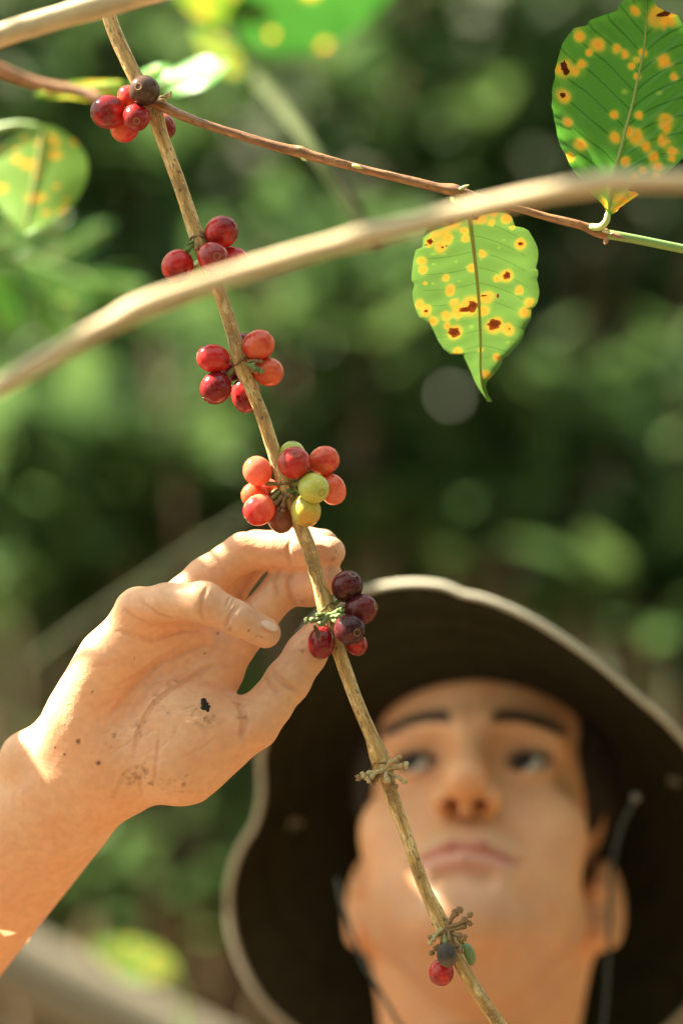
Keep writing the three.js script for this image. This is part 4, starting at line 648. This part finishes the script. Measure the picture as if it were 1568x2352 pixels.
// hanging spotted leaf
{
  const left = [[680, 200], [600, 205], [470, 225], [400, 250], [320, 310], [270, 370], [235, 430], [215, 500], [210, 580], [175, 592], [140, 606], [122, 660], [110, 720], [103, 850], [105, 925], [128, 940], [130, 975], [108, 1040], [112, 1100], [130, 1180], [160, 1260], [188, 1312], [215, 1318], [290, 1372], [330, 1460], [370, 1560], [430, 1650], [512, 1722], [545, 1700], [590, 1690], [640, 1740], [680, 1830], [720, 1920], [760, 2010], [820, 2110], [880, 2190], [915, 2240], [930, 2258]];
  const right = [[725, 200], [800, 197], [900, 200], [990, 220], [1050, 248], [1110, 295], [1145, 340], [1180, 425], [1195, 432], [1262, 440], [1285, 385].slice(0, 2), [1330, 480], [1380, 560], [1420, 640], [1438, 720], [1435, 800], [1420, 885], [1446, 900], [1448, 960], [1432, 1000], [1448, 1060], [1456, 1140], [1440, 1240], [1405, 1296], [1380, 1300], [1372, 1400], [1340, 1450], [1300, 1505], [1285, 1570], [1250, 1640], [1170, 1720], [1130, 1770], [1060, 1802], [1040, 1870], [970, 1960], [900, 2030], [888, 2090], [920, 2180], [955, 2228], [965, 2258]].filter((p) => p[1] !== 385);
  const mid = [[712, 200], [722, 330], [748, 540], [778, 800], [806, 1060], [830, 1380], [845, 1650], [848, 1800], [856, 1950], [882, 2100], [935, 2235], [950, 2262]];
  const S = 0.2197 * 0.2, W = 1568, Hh = 2352, R = rng(5);
  const map = canvasMap(784, 1176, (g) => {
    g.scale(0.5, 0.5); leafGround(g, W, Hh, R, 'rgb(112,146,58)', 'rgba(132,164,72,0.10)');
    g.lineCap = 'round';
    for (const [x, y] of mid) { void x; void y; }
    for (let i = 0; i < 9; i++) { const y = 330 + i * 165, m = outline(mid)(y); for (const s of [-1, 1]) { g.strokeStyle = 'rgba(62,100,32,0.55)'; g.lineWidth = 7; g.beginPath(); g.moveTo(m, y); g.quadraticCurveTo(m + s * 280, y + 60, m + s * 560, y + (s > 0 ? 250 : 40)); g.stroke(); } }
    for (const p of [[470, 300, 90, 60], [560, 350, 110, 70], [520, 380, 100, 50], [350, 480, 80, 60], [450, 460, 100, 70], [290, 540, 70, 60], [420, 590, 95, 80], [480, 520, 80, 60], [660, 440, 65, 45], [672, 525, 70, 45], [205, 730, 75, 55], [235, 815, 55, 65], [740, 830, 60, 55], [470, 910, 60, 40], [515, 1050, 88, 55], [860, 695, 70, 42], [945, 378, 65, 35], [830, 320, 110, 70], [960, 280, 80, 50], [1100, 330, 80, 75], [1165, 440, 40, 25], [1255, 620, 88, 75], [1100, 930, 100, 80], [1010, 960, 60, 45], [1250, 1100, 75, 50], [890, 1150, 90, 90], [560, 1190, 70, 50], [720, 1240, 170, 100], [600, 1290, 130, 60], [870, 1290, 75, 70], [265, 1245, 85, 70], [195, 1165, 60, 60], [340, 1350, 80, 60], [470, 1310, 90, 50], [1360, 1240, 70, 62], [1300, 1340, 90, 65], [985, 1440, 125, 110], [1140, 1500, 95, 85], [560, 1490, 105, 95], [590, 1690, 75, 50], [850, 1700, 42, 30], [1010, 1790, 65, 50], [910, 1965, 62, 62], [480, 1420, 55, 45], [250, 960, 30, 20]]) rust(g, R, p[0], p[1], p[2], p[3]);
    for (const p of [[335, 660, 60, 25], [445, 670, 30, 18], [335, 765, 32, 20], [570, 755, 24, 18], [835, 755, 26, 18], [1025, 640, 24, 20], [1080, 565, 24, 14], [330, 965, 28, 24], [605, 960, 24, 18], [685, 820, 24, 18], [740, 1445, 45, 35], [1130, 1640, 36, 24]]) spotAt(g, p[0], p[1], p[2], p[3], 0, PALE);
    for (const p of [[300, 530, 36, 34], [255, 562, 20, 8], [432, 598, 16, 12], [520, 335, 55, 34], [765, 318, 45, 28], [1255, 615, 30, 22], [1115, 935, 46, 42], [755, 1230, 62, 62], [680, 1260, 85, 34], [985, 1435, 76, 66], [555, 1490, 70, 56], [262, 1246, 24, 14], [870, 1130, 34, 10], [1018, 1140, 16, 24], [1145, 1500, 12, 12], [470, 585, 12, 8]]) { ragged(g, R, p[0], p[1], p[2] * 0.95, p[3] * 0.95, 'rgba(118,50,10,0.9)'); ragged(g, R, p[0], p[1], p[2] * 0.6, p[3] * 0.6, 'rgba(88,34,6,0.8)'); }
  });
  const geo = cutLeaf(left, right, mid, 200, 2262, S, [0, 0, W, Hh], (x, y, s) => { const e = Math.abs(s); return 0.4 * Math.sin(y * 0.35) * e * e - 3.4 * Math.pow(e, 2.2) * Math.sin(Math.min(1, y / 70) * 3) + 2.0 * e + 0.12 * Math.sin(y * 0.75 - Math.abs(x) * 0.22) * Math.sin(Math.PI * e) + 2.0 * Math.pow(e, 10) - 0.0011 * y * y; });
  geo.rotateX(Math.PI); geo.scale(1, 1, -1);                   // hangs: the midrib runs down
  { const ix = geo.index.array; for (let i = 0; i < ix.length; i += 3) { const q = ix[i]; ix[i] = ix[i + 1]; ix[i + 1] = q; } geo.computeVertexNormals(); }
  const at = P(918.6 + 712 * 0.2197, 430.6 + 200 * 0.2197, -3);
  const place = new THREE.Matrix4().makeTranslation(at.x, at.y, at.z).multiply(new THREE.Matrix4().makeRotationY(0.33)).multiply(new THREE.Matrix4().makeRotationX(0.18)).multiply(new THREE.Matrix4().makeRotationZ(0.095)).multiply(new THREE.Matrix4().makeScale(1.06, 1.02, 1));
  const lf = phys({ map, ...leafShine, color: new THREE.Color(0.5, 0.56, 0.75), transmission: 0.36, side: THREE.DoubleSide });
  geo.applyMatrix4(place); const leaf = part(bush, 'leaf', inB(geo), lf, 'hanging leaf with a notched edge and yellow and brown rust spots');
  const rib = mid.map((p, i) => { const x = (p[0] - 712) * S, y = (p[1] - 200) * S; return [V(x * MM, -y * MM, (-0.0011 * y * y * -1) * -MM + 0.0002), mix(0.95, 0.3, i / (mid.length - 1)) * MM]; });
  const rg = tube(rib, { seg: 8, step: 0.002 }); rg.applyMatrix4(place); part(leaf, 'midrib', inB(rg), veinMat);
  part(leaf, 'petiole', inB(tube([[P(1040, 446, 1), 1.5 * MM], [P(1054, 464, -1), 1.3 * MM], [P(1076, 478, -3), 1.3 * MM]], { seg: 10, step: 0.001 })), phys({ color: new THREE.Color(0.3, 0.38, 0.1), roughness: 0.6 }));
}
// upright spotted leaf at the right edge
{
  const left = [[545, 1930], [510, 1895], [460, 1830], [400, 1755], [340, 1670], [290, 1590], [240, 1500], [190, 1390], [165, 1350], [150, 1270], [130, 1200], [112, 1100], [106, 985], [88, 955], [98, 800], [125, 700], [118, 650], [148, 560], [165, 500], [185, 425], [240, 350], [300, 280], [345, 240], [410, 268], [430, 225], [500, 150], [545, 118], [680, 150], [700, 90], [760, 35], [895, 22], [905, -40], [925, -110], [945, -160]].reverse();
  const right = [[560, 1930], [585, 1965], [640, 1900], [740, 1830], [842, 1752], [760, 1700], [800, 1660], [1000, 1630], [1120, 1540], [1234, 1440], [1400, 1290], [1520, 1100], [1580, 900], [1560, 700], [1480, 500], [1360, 320], [1234, 170], [1120, 140], [1050, 95], [1030, 40], [1000, -60], [975, -120], [955, -160]].reverse();
  const mono = (a) => { const o = []; for (const p of a) if (!o.length || p[1] > o[o.length - 1][1] + 0.5) o.push(p); return o; };
  const mid = [[950, -165], [975, 30], [965, 300], [930, 520], [880, 720], [830, 920], [770, 1110], [715, 1300], [650, 1500], [600, 1690], [570, 1860], [552, 1932]];
  const S = 0.2563 * 0.2, R = rng(15), W = 1700, Hh = 2200;
  const map = canvasMap(850, 1100, (g) => {
    g.scale(0.5, 0.5); g.translate(0, 170); g.save(); g.translate(0, -170); leafGround(g, W, Hh, R, 'rgb(78,132,46)', 'rgba(104,152,60,0.10)'); g.restore(); g.lineCap = 'round';
    for (let i = 0; i < 11; i++) { const y = 1800 - i * 165, m = outline(mid)(y); for (const s of [-1, 1]) { g.strokeStyle = 'rgba(40,86,26,0.6)'; g.lineWidth = 14; g.beginPath(); g.moveTo(m, y); g.quadraticCurveTo(m + s * 260, y - 260, m + s * 640, y - (s > 0 ? 300 : 520)); g.stroke(); } }
    for (const p of [[350, 340, 75, 75], [515, 415, 90, 80], [690, 440, 60, 50], [770, 485, 70, 50], [860, 110, 80, 60], [935, 460, 52, 52], [880, 525, 55, 35], [830, 580, 50, 42], [885, 670, 42, 42], [210, 620, 85, 110], [150, 640, 50, 60], [315, 640, 80, 55], [370, 580, 60, 50], [198, 852, 88, 82], [240, 1090, 52, 65], [345, 1300, 90, 70], [235, 1410, 60, 55], [660, 1020, 55, 45], [885, 1020, 55, 42], [655, 1225, 62, 75], [845, 1215, 115, 85], [790, 1170, 60, 60], [1130, 540, 95, 70], [1130, 1060, 100, 60], [1125, 1120, 70, 75], [1110, 1255, 105, 52], [945, 1310, 85, 48], [1185, 1345, 75, 58], [1000, 1395, 72, 58], [1030, 1485, 75, 50], [740, 1440, 68, 52], [1170, 1410, 50, 34], [905, 1520, 60, 40], [820, 1590, 60, 45], [1010, 1570, 55, 50], [1225, 670, 45, 50], [525, 1840, 55, 75], [690, 1810, 110, 110], [650, 1890, 70, 60], [800, 1740, 90, 45], [1060, 160, 90, 100], [1160, 190, 130, 55], [440, 480, 40, 40]]) rust(g, R, p[0], p[1], p[2], p[3]);
    for (const p of [[760, 815, 50, 36], [1080, 820, 45, 35], [870, 520, 40, 28]]) spotAt(g, p[0], p[1], p[2], p[3], 0, PALE);
    for (const p of [[205, 600, 34, 48], [228, 650, 28, 34], [190, 853, 26, 24], [800, 1705, 60, 22], [1120, 150, 60, 18]]) ragged(g, R, p[0], p[1], p[2], p[3], 'rgba(74,26,4,0.95)');
  });
  const geo = cutLeaf(mono(left), mono(right), mid, -165, 1932, S, [0, -170, W, Hh], (x, y, s) => { const e = Math.abs(s), v = Math.sin(y * 0.62 - Math.abs(x) * 0.62); return 1.9 * v * Math.sin(Math.PI * Math.min(1, e * 1.1)) * 0.5 - 6 * e * e * Math.sin(Math.min(1, y / 90) * 3.0) + 4 * e + 1.6 * Math.pow(e, 8) + 0.9 * Math.sin(y * 0.5) * e * e * e + 0.0012 * y * y; }, true);
  const at = P(1251.6 + 552 * 0.2563, 1932 * 0.2563, -6);
  const place = new THREE.Matrix4().makeTranslation(at.x, at.y, at.z).multiply(new THREE.Matrix4().makeRotationY(0.14)).multiply(new THREE.Matrix4().makeRotationX(-0.24)).multiply(new THREE.Matrix4().makeScale(1, 1.03, 1));
  geo.applyMatrix4(place);
  const leaf = part(bush, 'leaf', inB(geo), phys({ map, ...leafShine, transmission: 0.42, side: THREE.DoubleSide }), 'upright large green leaf with many yellow spots at the right edge');
  const rib = mid.slice().reverse().map((p, i) => { const x = (p[0] - 552) * S, y = (1932 - p[1]) * S; return [V(x * MM, y * MM, 0.0012 * y * y * MM - 0.0002), mix(1.25, 0.4, i / (mid.length - 1)) * MM]; });
  const rg = tube(rib, { seg: 8, step: 0.002 }); rg.applyMatrix4(place); part(leaf, 'midrib', inB(rg), phys({ color: new THREE.Color(0.20, 0.26, 0.05), roughness: 0.7 }));
  part(leaf, 'petiole', inB(tube([[P(1352, 520, 0), 1.6 * MM], [P(1378, 521, -4), 1.7 * MM], [P(1392, 506, -6), 1.5 * MM], [P(1394, 486, -6), 1.3 * MM]], { seg: 12, step: 0.0008 })), phys({ color: new THREE.Color(0.36, 0.46, 0.14), roughness: 0.5, clearcoat: 0.4, clearcoatRoughness: 0.3 }));
}

// ---------- coffee cherries ----------
const RED = [0.52, 0.026, 0.024], DEEP = [0.20, 0.008, 0.012], DARK = [0.045, 0.010, 0.014], BROWN = [0.05, 0.028, 0.020], ORANGE = [0.66, 0.115, 0.045], PINK = [0.72, 0.17, 0.10], YELLOW = [0.55, 0.50, 0.09], GREEN = [0.42, 0.47, 0.10], DULL = [0.28, 0.06, 0.032], LEAFY = [0.16, 0.22, 0.07];
const fruitMat = phys({ vertexColors: true, roughness: 1, specularIntensity: 0, transmission: 0.27, clearcoat: 0.9, clearcoatRoughness: 0.17 }), darkFruit = phys({ vertexColors: true, roughness: 1, specularIntensity: 0, transmission: 0.15, clearcoat: 0.55, clearcoatRoughness: 0.2 }), dryFruit = phys({ vertexColors: true, roughness: 0.8 }), navelMat = phys({ color: new THREE.Color(0.045, 0.022, 0.012), roughness: 0.9, specularIntensity: 0.2 }), navelRim = phys({ color: new THREE.Color(0.27, 0.16, 0.065), roughness: 0.8 }), stalkMat = phys({ color: new THREE.Color(0.17, 0.17, 0.05), roughness: 0.8 });
let cherryNo = 0;
// px, py, mm behind the branch, radius (in the photograph's units), how long, axis towards the navel, two skin colours
function cherry(px, py, mm, r, long, ax, c1, c2, label, from, mat = fruitMat) {
  long += 0.05;
  const seed = ++cherryNo * 3.7, R = r * 0.2 * MM * (D0 + mm / 1000) / D0, dir = V(...ax).normalize(), c = P(px, py, mm);
  const g = new THREE.SphereGeometry(1, 64, 48), p = g.attributes.position;
  const wrinkle = mat === dryFruit ? 0.05 : 0.006;
  for (let i = 0; i < p.count; i++) { let x = p.getX(i), y = p.getY(i), z = p.getZ(i); const a = Math.atan2(z, x), dent = 1 - 0.05 * Math.exp(-(x * x + z * z) * 22) + 0.012 * Math.cos(2 * a) * (1 - y * y), k = dent * (1 + wrinkle * fbm(Math.cos(a) * (mat === dryFruit ? 5 : 1.6) + seed, y * 1.5, Math.sin(a) * (mat === dryFruit ? 5 : 1.6), 3)); p.setXYZ(i, x * k * R, y * k * R * long, z * k * R); }
  g.computeVertexNormals();
  const turn = new THREE.Quaternion().setFromUnitVectors(V(0, 1, 0), dir);
  tinted(g, (x, y, z) => { const n = fbm(x / R * 0.9 + seed, y / R * 0.9, z / R * 0.9 + seed, 3), sp = fbm(x / R * 14 + seed, y / R * 14, z / R * 14, 2); let q = mix3(c1, c2, sstep(-0.22, 0.3, n + 0.25 * y / R)); q = q.map((v) => v * (1 + 0.25 * sp)); return sp > 0.42 ? mix3(q, [0.28, 0.14, 0.05], 0.45) : q; });
  g.applyQuaternion(turn); g.translate(c.x, c.y, c.z);
  const m = part(bush, 'coffee_cherry', inB(g), mat, label);
  const tip = c.clone().addScaledVector(dir, R * long * 0.935), disc = [], w = R * 0.23;
  const d = new THREE.LatheGeometry([[0, -0.3], [0.3, -0.22], [0.5, 0.02], [0.62, 0.1], [0.8, 0.05], [0.95, 0.12], [1.15, 0.04], [1.3, -0.25]].map((q) => new THREE.Vector2(q[0] * w, q[1] * w * 1.1)), 28);
  d.applyQuaternion(turn); d.translate(tip.x, tip.y, tip.z); part(m, 'navel', inB(d), navelMat);
  const ring = new THREE.TorusGeometry(w * 0.95, w * 0.1, 6, 28); ring.rotateX(Math.PI / 2); ring.applyQuaternion(turn); const rt = tip.clone().addScaledVector(dir, w * 0.12); ring.translate(rt.x, rt.y, rt.z); part(m, 'navel_rim', inB(ring), navelRim);
  if (from) { const n = P(from[0], from[1], from[2] ?? 0), e = c.clone().addScaledVector(dir, -R * long * 0.92); part(m, 'stalk', inB(tube([[n, 1.1 * MM], [n.clone().lerp(e, 0.5).add(V(0, 0.0006, 0)), 0.9 * MM], [e, 1.25 * MM]], { seg: 8, step: 0.0008 })), stalkMat); }
  return m;
}
// first bunch, at the fork
let N = [345, 235];
cherry(332, 208, -13, 35, 1.02, [-0.3, 0.1, 0.9], BROWN, [0.075, 0.04, 0.03], 'withered dark brown cherry at the top of the first bunch', N, darkFruit);
cherry(249, 257, -6, 38.5, 1.02, [-0.9, -0.1, 0.1], RED, DEEP, 'red cherry at the left of the first bunch', N);
cherry(297, 224, 2, 26, 1.1, [-0.4, 0.6, -0.2], ORANGE, RED, 'red cherry half hidden behind the withered one', N);
cherry(313, 270, -11, 31.5, 1.06, [0.1, -0.35, 0.85], RED, [0.24, 0.014, 0.018], 'small red cherry in the middle of the first bunch with its navel to the front', N);
cherry(287, 292, 5, 33, 1.04, [-0.3, -0.8, 0.1], ORANGE, RED, 'bright orange red cherry lowest in the first bunch', N);
cherry(376, 290, 7, 27, 1.12, [0.5, -0.8, 0.1], DULL, DEEP, 'dull red cherry behind the branch in the first bunch', N);
// second bunch
N = [456, 552];
cherry(509, 533, -2, 37, 1.03, [0.8, 0.5, 0.2], RED, DEEP, 'red cherry at the top of the second bunch', N);
cherry(489, 590, -12, 35, 1.05, [0.3, -0.05, 0.95], RED, [0.30, 0.03, 0.03], 'red cherry with its navel to the front in the second bunch', N);
cherry(408, 611, -3, 36.5, 1.04, [-0.5, -0.85, 0.2], RED, DEEP, 'red cherry at the left of the second bunch', N);
cherry(538, 600, 3, 33, 1.08, [0.85, -0.5, 0], RED, ORANGE, 'red cherry at the right of the second bunch', N);
cherry(470, 626, 6, 33, 1.0, [0, -0.9, 0.3], YELLOW, GREEN, 'yellow cherry half hidden behind the blurred branch', N);
// third bunch
N = [553, 838];
cherry(490, 823, -3, 32.5, 1.16, [-0.95, 0.15, 0.1], RED, DEEP, 'longish red cherry at the left of the third bunch', N);
cherry(594, 793, -2, 35, 1.05, [0.75, 0.65, 0.1], RED, ORANGE, 'red cherry at the upper right of the third bunch', N);
cherry(560, 796, 9, 28, 1.1, [-0.1, 0.9, -0.2], RED, DEEP, 'red cherry nearly hidden behind the branch in the third bunch', N);
cherry(616, 854, 1, 33, 1.06, [0.9, -0.3, 0.1], ORANGE, [0.5, 0.06, 0.03], 'orange red cherry at the right of the third bunch', N);
cherry(496, 891, -3, 36, 1.04, [-0.6, -0.7, 0.25], [0.22, 0.012, 0.018], DEEP, 'dark red cherry at the lower left of the third bunch', N);
cherry(528, 848, 10, 28, 1.1, [-0.6, 0, -0.5], DEEP, DARK, 'dark red cherry deep in the third bunch', N);
cherry(565, 907, 7, 34, 1.2, [0.1, -0.95, 0.1], RED, DEEP, 'red cherry behind the branch at the bottom of the third bunch', N);
// fourth bunch, in the sun
N = [660, 1118];
cherry(591, 1082, -2, 33, 1.02, [-0.4, 0.8, 0.1], PINK, ORANGE, 'sunlit pink orange cherry at the upper left of the fourth bunch', N);
cherry(586, 1138, 5, 30, 1.05, [-0.9, 0, 0], PINK, ORANGE, 'pink cherry at the left edge of the fourth bunch', N);
cherry(615, 1128, 9, 28, 1.05, [-0.3, 0.6, -0.3], PINK, RED, 'pink red cherry hidden at the back of the fourth bunch', N);
cherry(595, 1171, -5, 35, 1.05, [-0.75, -0.6, 0.15], PINK, RED, 'pinkish red cherry at the lower left of the fourth bunch', N);
cherry(643, 1186, 1, 31, 1.26, [0.25, -0.95, 0], DULL, [0.2, 0.07, 0.04], 'dull brownish red cherry pointing down from the fourth bunch', N);
cherry(676, 1063, -12, 37.5, 1.0, [0.12, 0.5, 0.85], RED, [0.42, 0.03, 0.025], 'red cherry with its navel up and to the front in the fourth bunch', N);
cherry(671, 1044, 1, 30, 1.0, [0.1, 0.95, 0.2], [0.55, 0.55, 0.2], GREEN, 'pale yellow cherry peeping out at the top of the fourth bunch', N);
cherry(744, 1058, -2, 33, 1.06, [0.8, 0.4, 0.1], ORANGE, RED, 'orange cherry at the upper right of the fourth bunch', N);
cherry(720, 1121, -13, 35, 1.06, [0.5, -0.3, 0.8], GREEN, YELLOW, 'yellow green cherry in the middle of the fourth bunch', N);
cherry(763, 1124, -1, 31, 1.16, [0.35, -0.9, 0.1], ORANGE, PINK, 'orange cherry at the right of the fourth bunch', N);
cherry(703, 1173, -8, 34, 1.06, [0.1, -0.9, 0.4], YELLOW, [0.62, 0.32, 0.05], 'yellow cherry turning orange at the bottom of the fourth bunch', N);
// fifth bunch, dark
N = [752, 1410];
cherry(797, 1347, -2, 35.5, 1.04, [0.35, 0.75, 0.55], DARK, [0.09, 0.012, 0.014], 'blackish red cherry at the top of the fifth bunch', N, darkFruit);
cherry(829, 1399, -3, 35, 1.06, [0.9, 0.2, 0.35], [0.075, 0.012, 0.016], [0.12, 0.016, 0.018], 'dark red cherry at the right of the fifth bunch', N, darkFruit);
cherry(803, 1446, -12, 36, 1.0, [0.45, -0.15, 0.85], [0.10, 0.018, 0.022], DARK, 'purplish red cherry with its navel to the front in the fifth bunch', N, darkFruit);
cherry(818, 1480, 4, 25, 1.05, [0.5, -0.8, 0.1], RED, DEEP, 'small red cherry under the purplish one', N);
cherry(738, 1476, -4, 31, 1.2, [-0.1, -0.95, 0.2], [0.2, 0.012, 0.014], DEEP, 'deep red cherry held by the thumb', N);
// last bunch
N = [1020, 2140, -6];
cherry(1026, 2194, -18, 23.5, 1.16, [0.15, -0.95, 0.3], [0.03, 0.022, 0.018], [0.09, 0.06, 0.04], 'dried black cherry of the last bunch', N, dryFruit);
cherry(1013, 2234, -10, 28.5, 1.04, [-0.1, -0.95, 0.2], RED, [0.30, 0.03, 0.03], 'red cherry under the dried one near the bottom', N);
cherry(1073, 2192, -2, 18, 1.5, [0.3, -0.9, 0.1], LEAFY, [0.2, 0.25, 0.09], 'small green unripe cherry near the bottom', N);

// dried flower stalks and scales at the joints
const dryMat = phys({ color: new THREE.Color(0.20, 0.12, 0.055), roughness: 0.9 }), dryPale = phys({ color: new THREE.Color(0.36, 0.27, 0.13), roughness: 0.9 }), mossy = phys({ color: new THREE.Color(0.11, 0.16, 0.04), roughness: 0.85 });
function stalks(seed, px, py, mm, list, mats) {
  const R = rng(seed);
  for (const [dx, dy, dz, len, w] of list) {
    const a = P(px + (R() - 0.5) * 10, py + (R() - 0.5) * 12, mm), d = V(dx + (R() - 0.5) * 0.3, dy + (R() - 0.5) * 0.3, dz).normalize(), L = len * 0.2 * MM, m = a.clone().addScaledVector(d, L * 0.55).add(V((R() - 0.5) * L * 0.25, (R() - 0.5) * L * 0.25, (R() - 0.5) * L * 0.2)), e = a.clone().addScaledVector(d, L);
    const g = [tube([[a, w * 0.16 * MM], [m, w * 0.10 * MM], [e, w * 0.19 * MM]], { seg: 7, step: 0.0008, bump: (u, an, l) => 0.0003 * noise(an * 2, l * 1500, seed) })];
    const n = 2 + Math.floor(R() * 3); for (let i = 0; i < n; i++) { const q = d.clone().add(V(R() - 0.5, R() - 0.5, R() - 0.5).multiplyScalar(1.5)).normalize(); g.push(tube([[e, w * 0.17 * MM], [e.clone().addScaledVector(q, L * 0.13), w * 0.16 * MM], [e.clone().addScaledVector(q, L * 0.28), w * 0.05 * MM]], { seg: 5, step: 0.0007 })); }
    part(bush, 'dried_stalk', inB(mergeGeometries(g)), mats[Math.floor(R() * mats.length)]);
  }
}
stalks(31, 362, 222, -6, [[0.8, 0.5, 0.3, 28, 7], [1, -0.05, 0.4, 26, 8], [0.7, -0.3, 0.5, 18, 7]], [dryMat, dryPale]);
stalks(32, 446, 556, -4, [[-0.6, -0.8, 0.4, 24, 9], [-0.9, -0.2, 0.3, 16, 8], [0.1, -0.6, 0.8, 22, 9]], [mossy, dryMat]);
stalks(33, 566, 836, -5, [[0.9, -0.3, 0.4, 36, 9], [0.8, -0.75, 0.4, 34, 7], [1, 0.1, 0.2, 30, 7], [0.5, -0.4, 0.7, 24, 9]], [mossy, dryMat, dryMat]);
stalks(34, 655, 1130, -3, [[0.7, -0.2, 0.6, 22, 9], [-0.5, -0.7, 0.4, 34, 8], [-0.2, -0.9, 0.3, 36, 9], [0.9, -0.5, 0.2, 26, 8]], [dryMat, mossy]);
stalks(35, 752, 1414, -5, [[0.9, 0.25, 0.4, 40, 9], [0.8, 0.0, 0.6, 44, 8], [-0.9, -0.25, 0.4, 44, 9], [-0.3, -0.8, 0.6, 30, 10], [0.6, -0.5, 0.6, 34, 9], [-0.8, 0.1, 0.4, 26, 8]], [mossy, phys({ color: new THREE.Color(0.12, 0.15, 0.05), roughness: 0.8 })]);
{ // a thin dry bract lying over the deep red cherry
  const g = blade(8, (t) => { const w = 1.3 * Math.sin(Math.PI * Math.min(1, t * 0.85 + 0.12)); return [w, w]; }, (x, y) => 0.12 * x * x + 0.03 * y * y, { rows: 24, cols: 5, uvOf: (x, y) => [x, y] }); g.rotateZ(Math.PI + 0.35); const q = P(722, 1436, -12); g.translate(q.x, q.y, q.z);
  part(bush, 'dry_bract', inB(g), phys({ color: new THREE.Color(0.08, 0.038, 0.02), roughness: 0.9, specularIntensity: 0.3, side: THREE.DoubleSide }));
}
stalks(36, 884, 1768, -5, [[-1, 0.0, 0.2, 52, 9], [-0.95, -0.3, 0.3, 56, 8], [-0.8, -0.5, 0.3, 48, 8], [-0.7, -0.75, 0.2, 40, 8], [0.95, 0.35, 0.3, 44, 9], [1, 0.1, 0.4, 50, 9], [0.9, -0.25, 0.4, 52, 8], [0.6, -0.75, 0.4, 44, 9], [0.2, -0.6, 0.9, 30, 10], [0.5, 0.5, 0.6, 30, 9], [-0.2, -0.7, 0.8, 30, 9], [0.85, 0.6, 0.1, 36, 8]], [dryMat, dryPale, dryMat, dryPale]);
stalks(37, 1022, 2135, -9, [[0.6, 0.75, 0.3, 60, 9], [0.75, 0.5, 0.4, 62, 9], [0.9, 0.2, 0.3, 54, 9], [0.4, 0.85, 0.3, 44, 8], [0.8, -0.3, 0.5, 48, 9], [-0.6, -0.6, 0.5, 46, 9], [-0.5, -0.85, 0.3, 56, 9], [-0.75, -0.3, 0.4, 36, 9], [0.6, -0.7, 0.4, 50, 9], [0.2, -0.8, 0.7, 40, 9]], [dryMat, dryPale, dryMat]);
// speck of plant dirt on the palm
{
  const at = onSkin(471, 1621), g = []; for (const [x, y, r, k] of [[0, 0, 1.7, 1.5], [-0.6, 2.2, 1.3, 1.1], [0.9, -2.2, 1.3, 1.2], [1.9, -0.1, 0.7, 0.7], [-1, -1, 1, 1]]) { const s = new THREE.IcosahedronGeometry(r * MM, 2); const q = s.attributes.position; for (let i = 0; i < q.count; i++) { const f = 1 + 0.5 * noise(q.getX(i) * 1300 + x, q.getY(i) * 1300 + y, q.getZ(i) * 1300); q.setXYZ(i, q.getX(i) * f, q.getY(i) * f * k, q.getZ(i) * f * 0.45); } s.translate(x * MM, y * MM, 0.0004); s.computeVertexNormals(); g.push(s); }
  const t = mergeGeometries(g), m = shadows(new THREE.Mesh(t, phys({ color: new THREE.Color(0.012, 0.010, 0.008), roughness: 0.9 }))); m.name = 'plant_crumb'; m.position.copy(at); m.userData = { label: 'small black crumb of plant dirt stuck to the ball of the thumb', category: 'crumb' }; scene.add(m);
}

renderer.render(scene, camera);
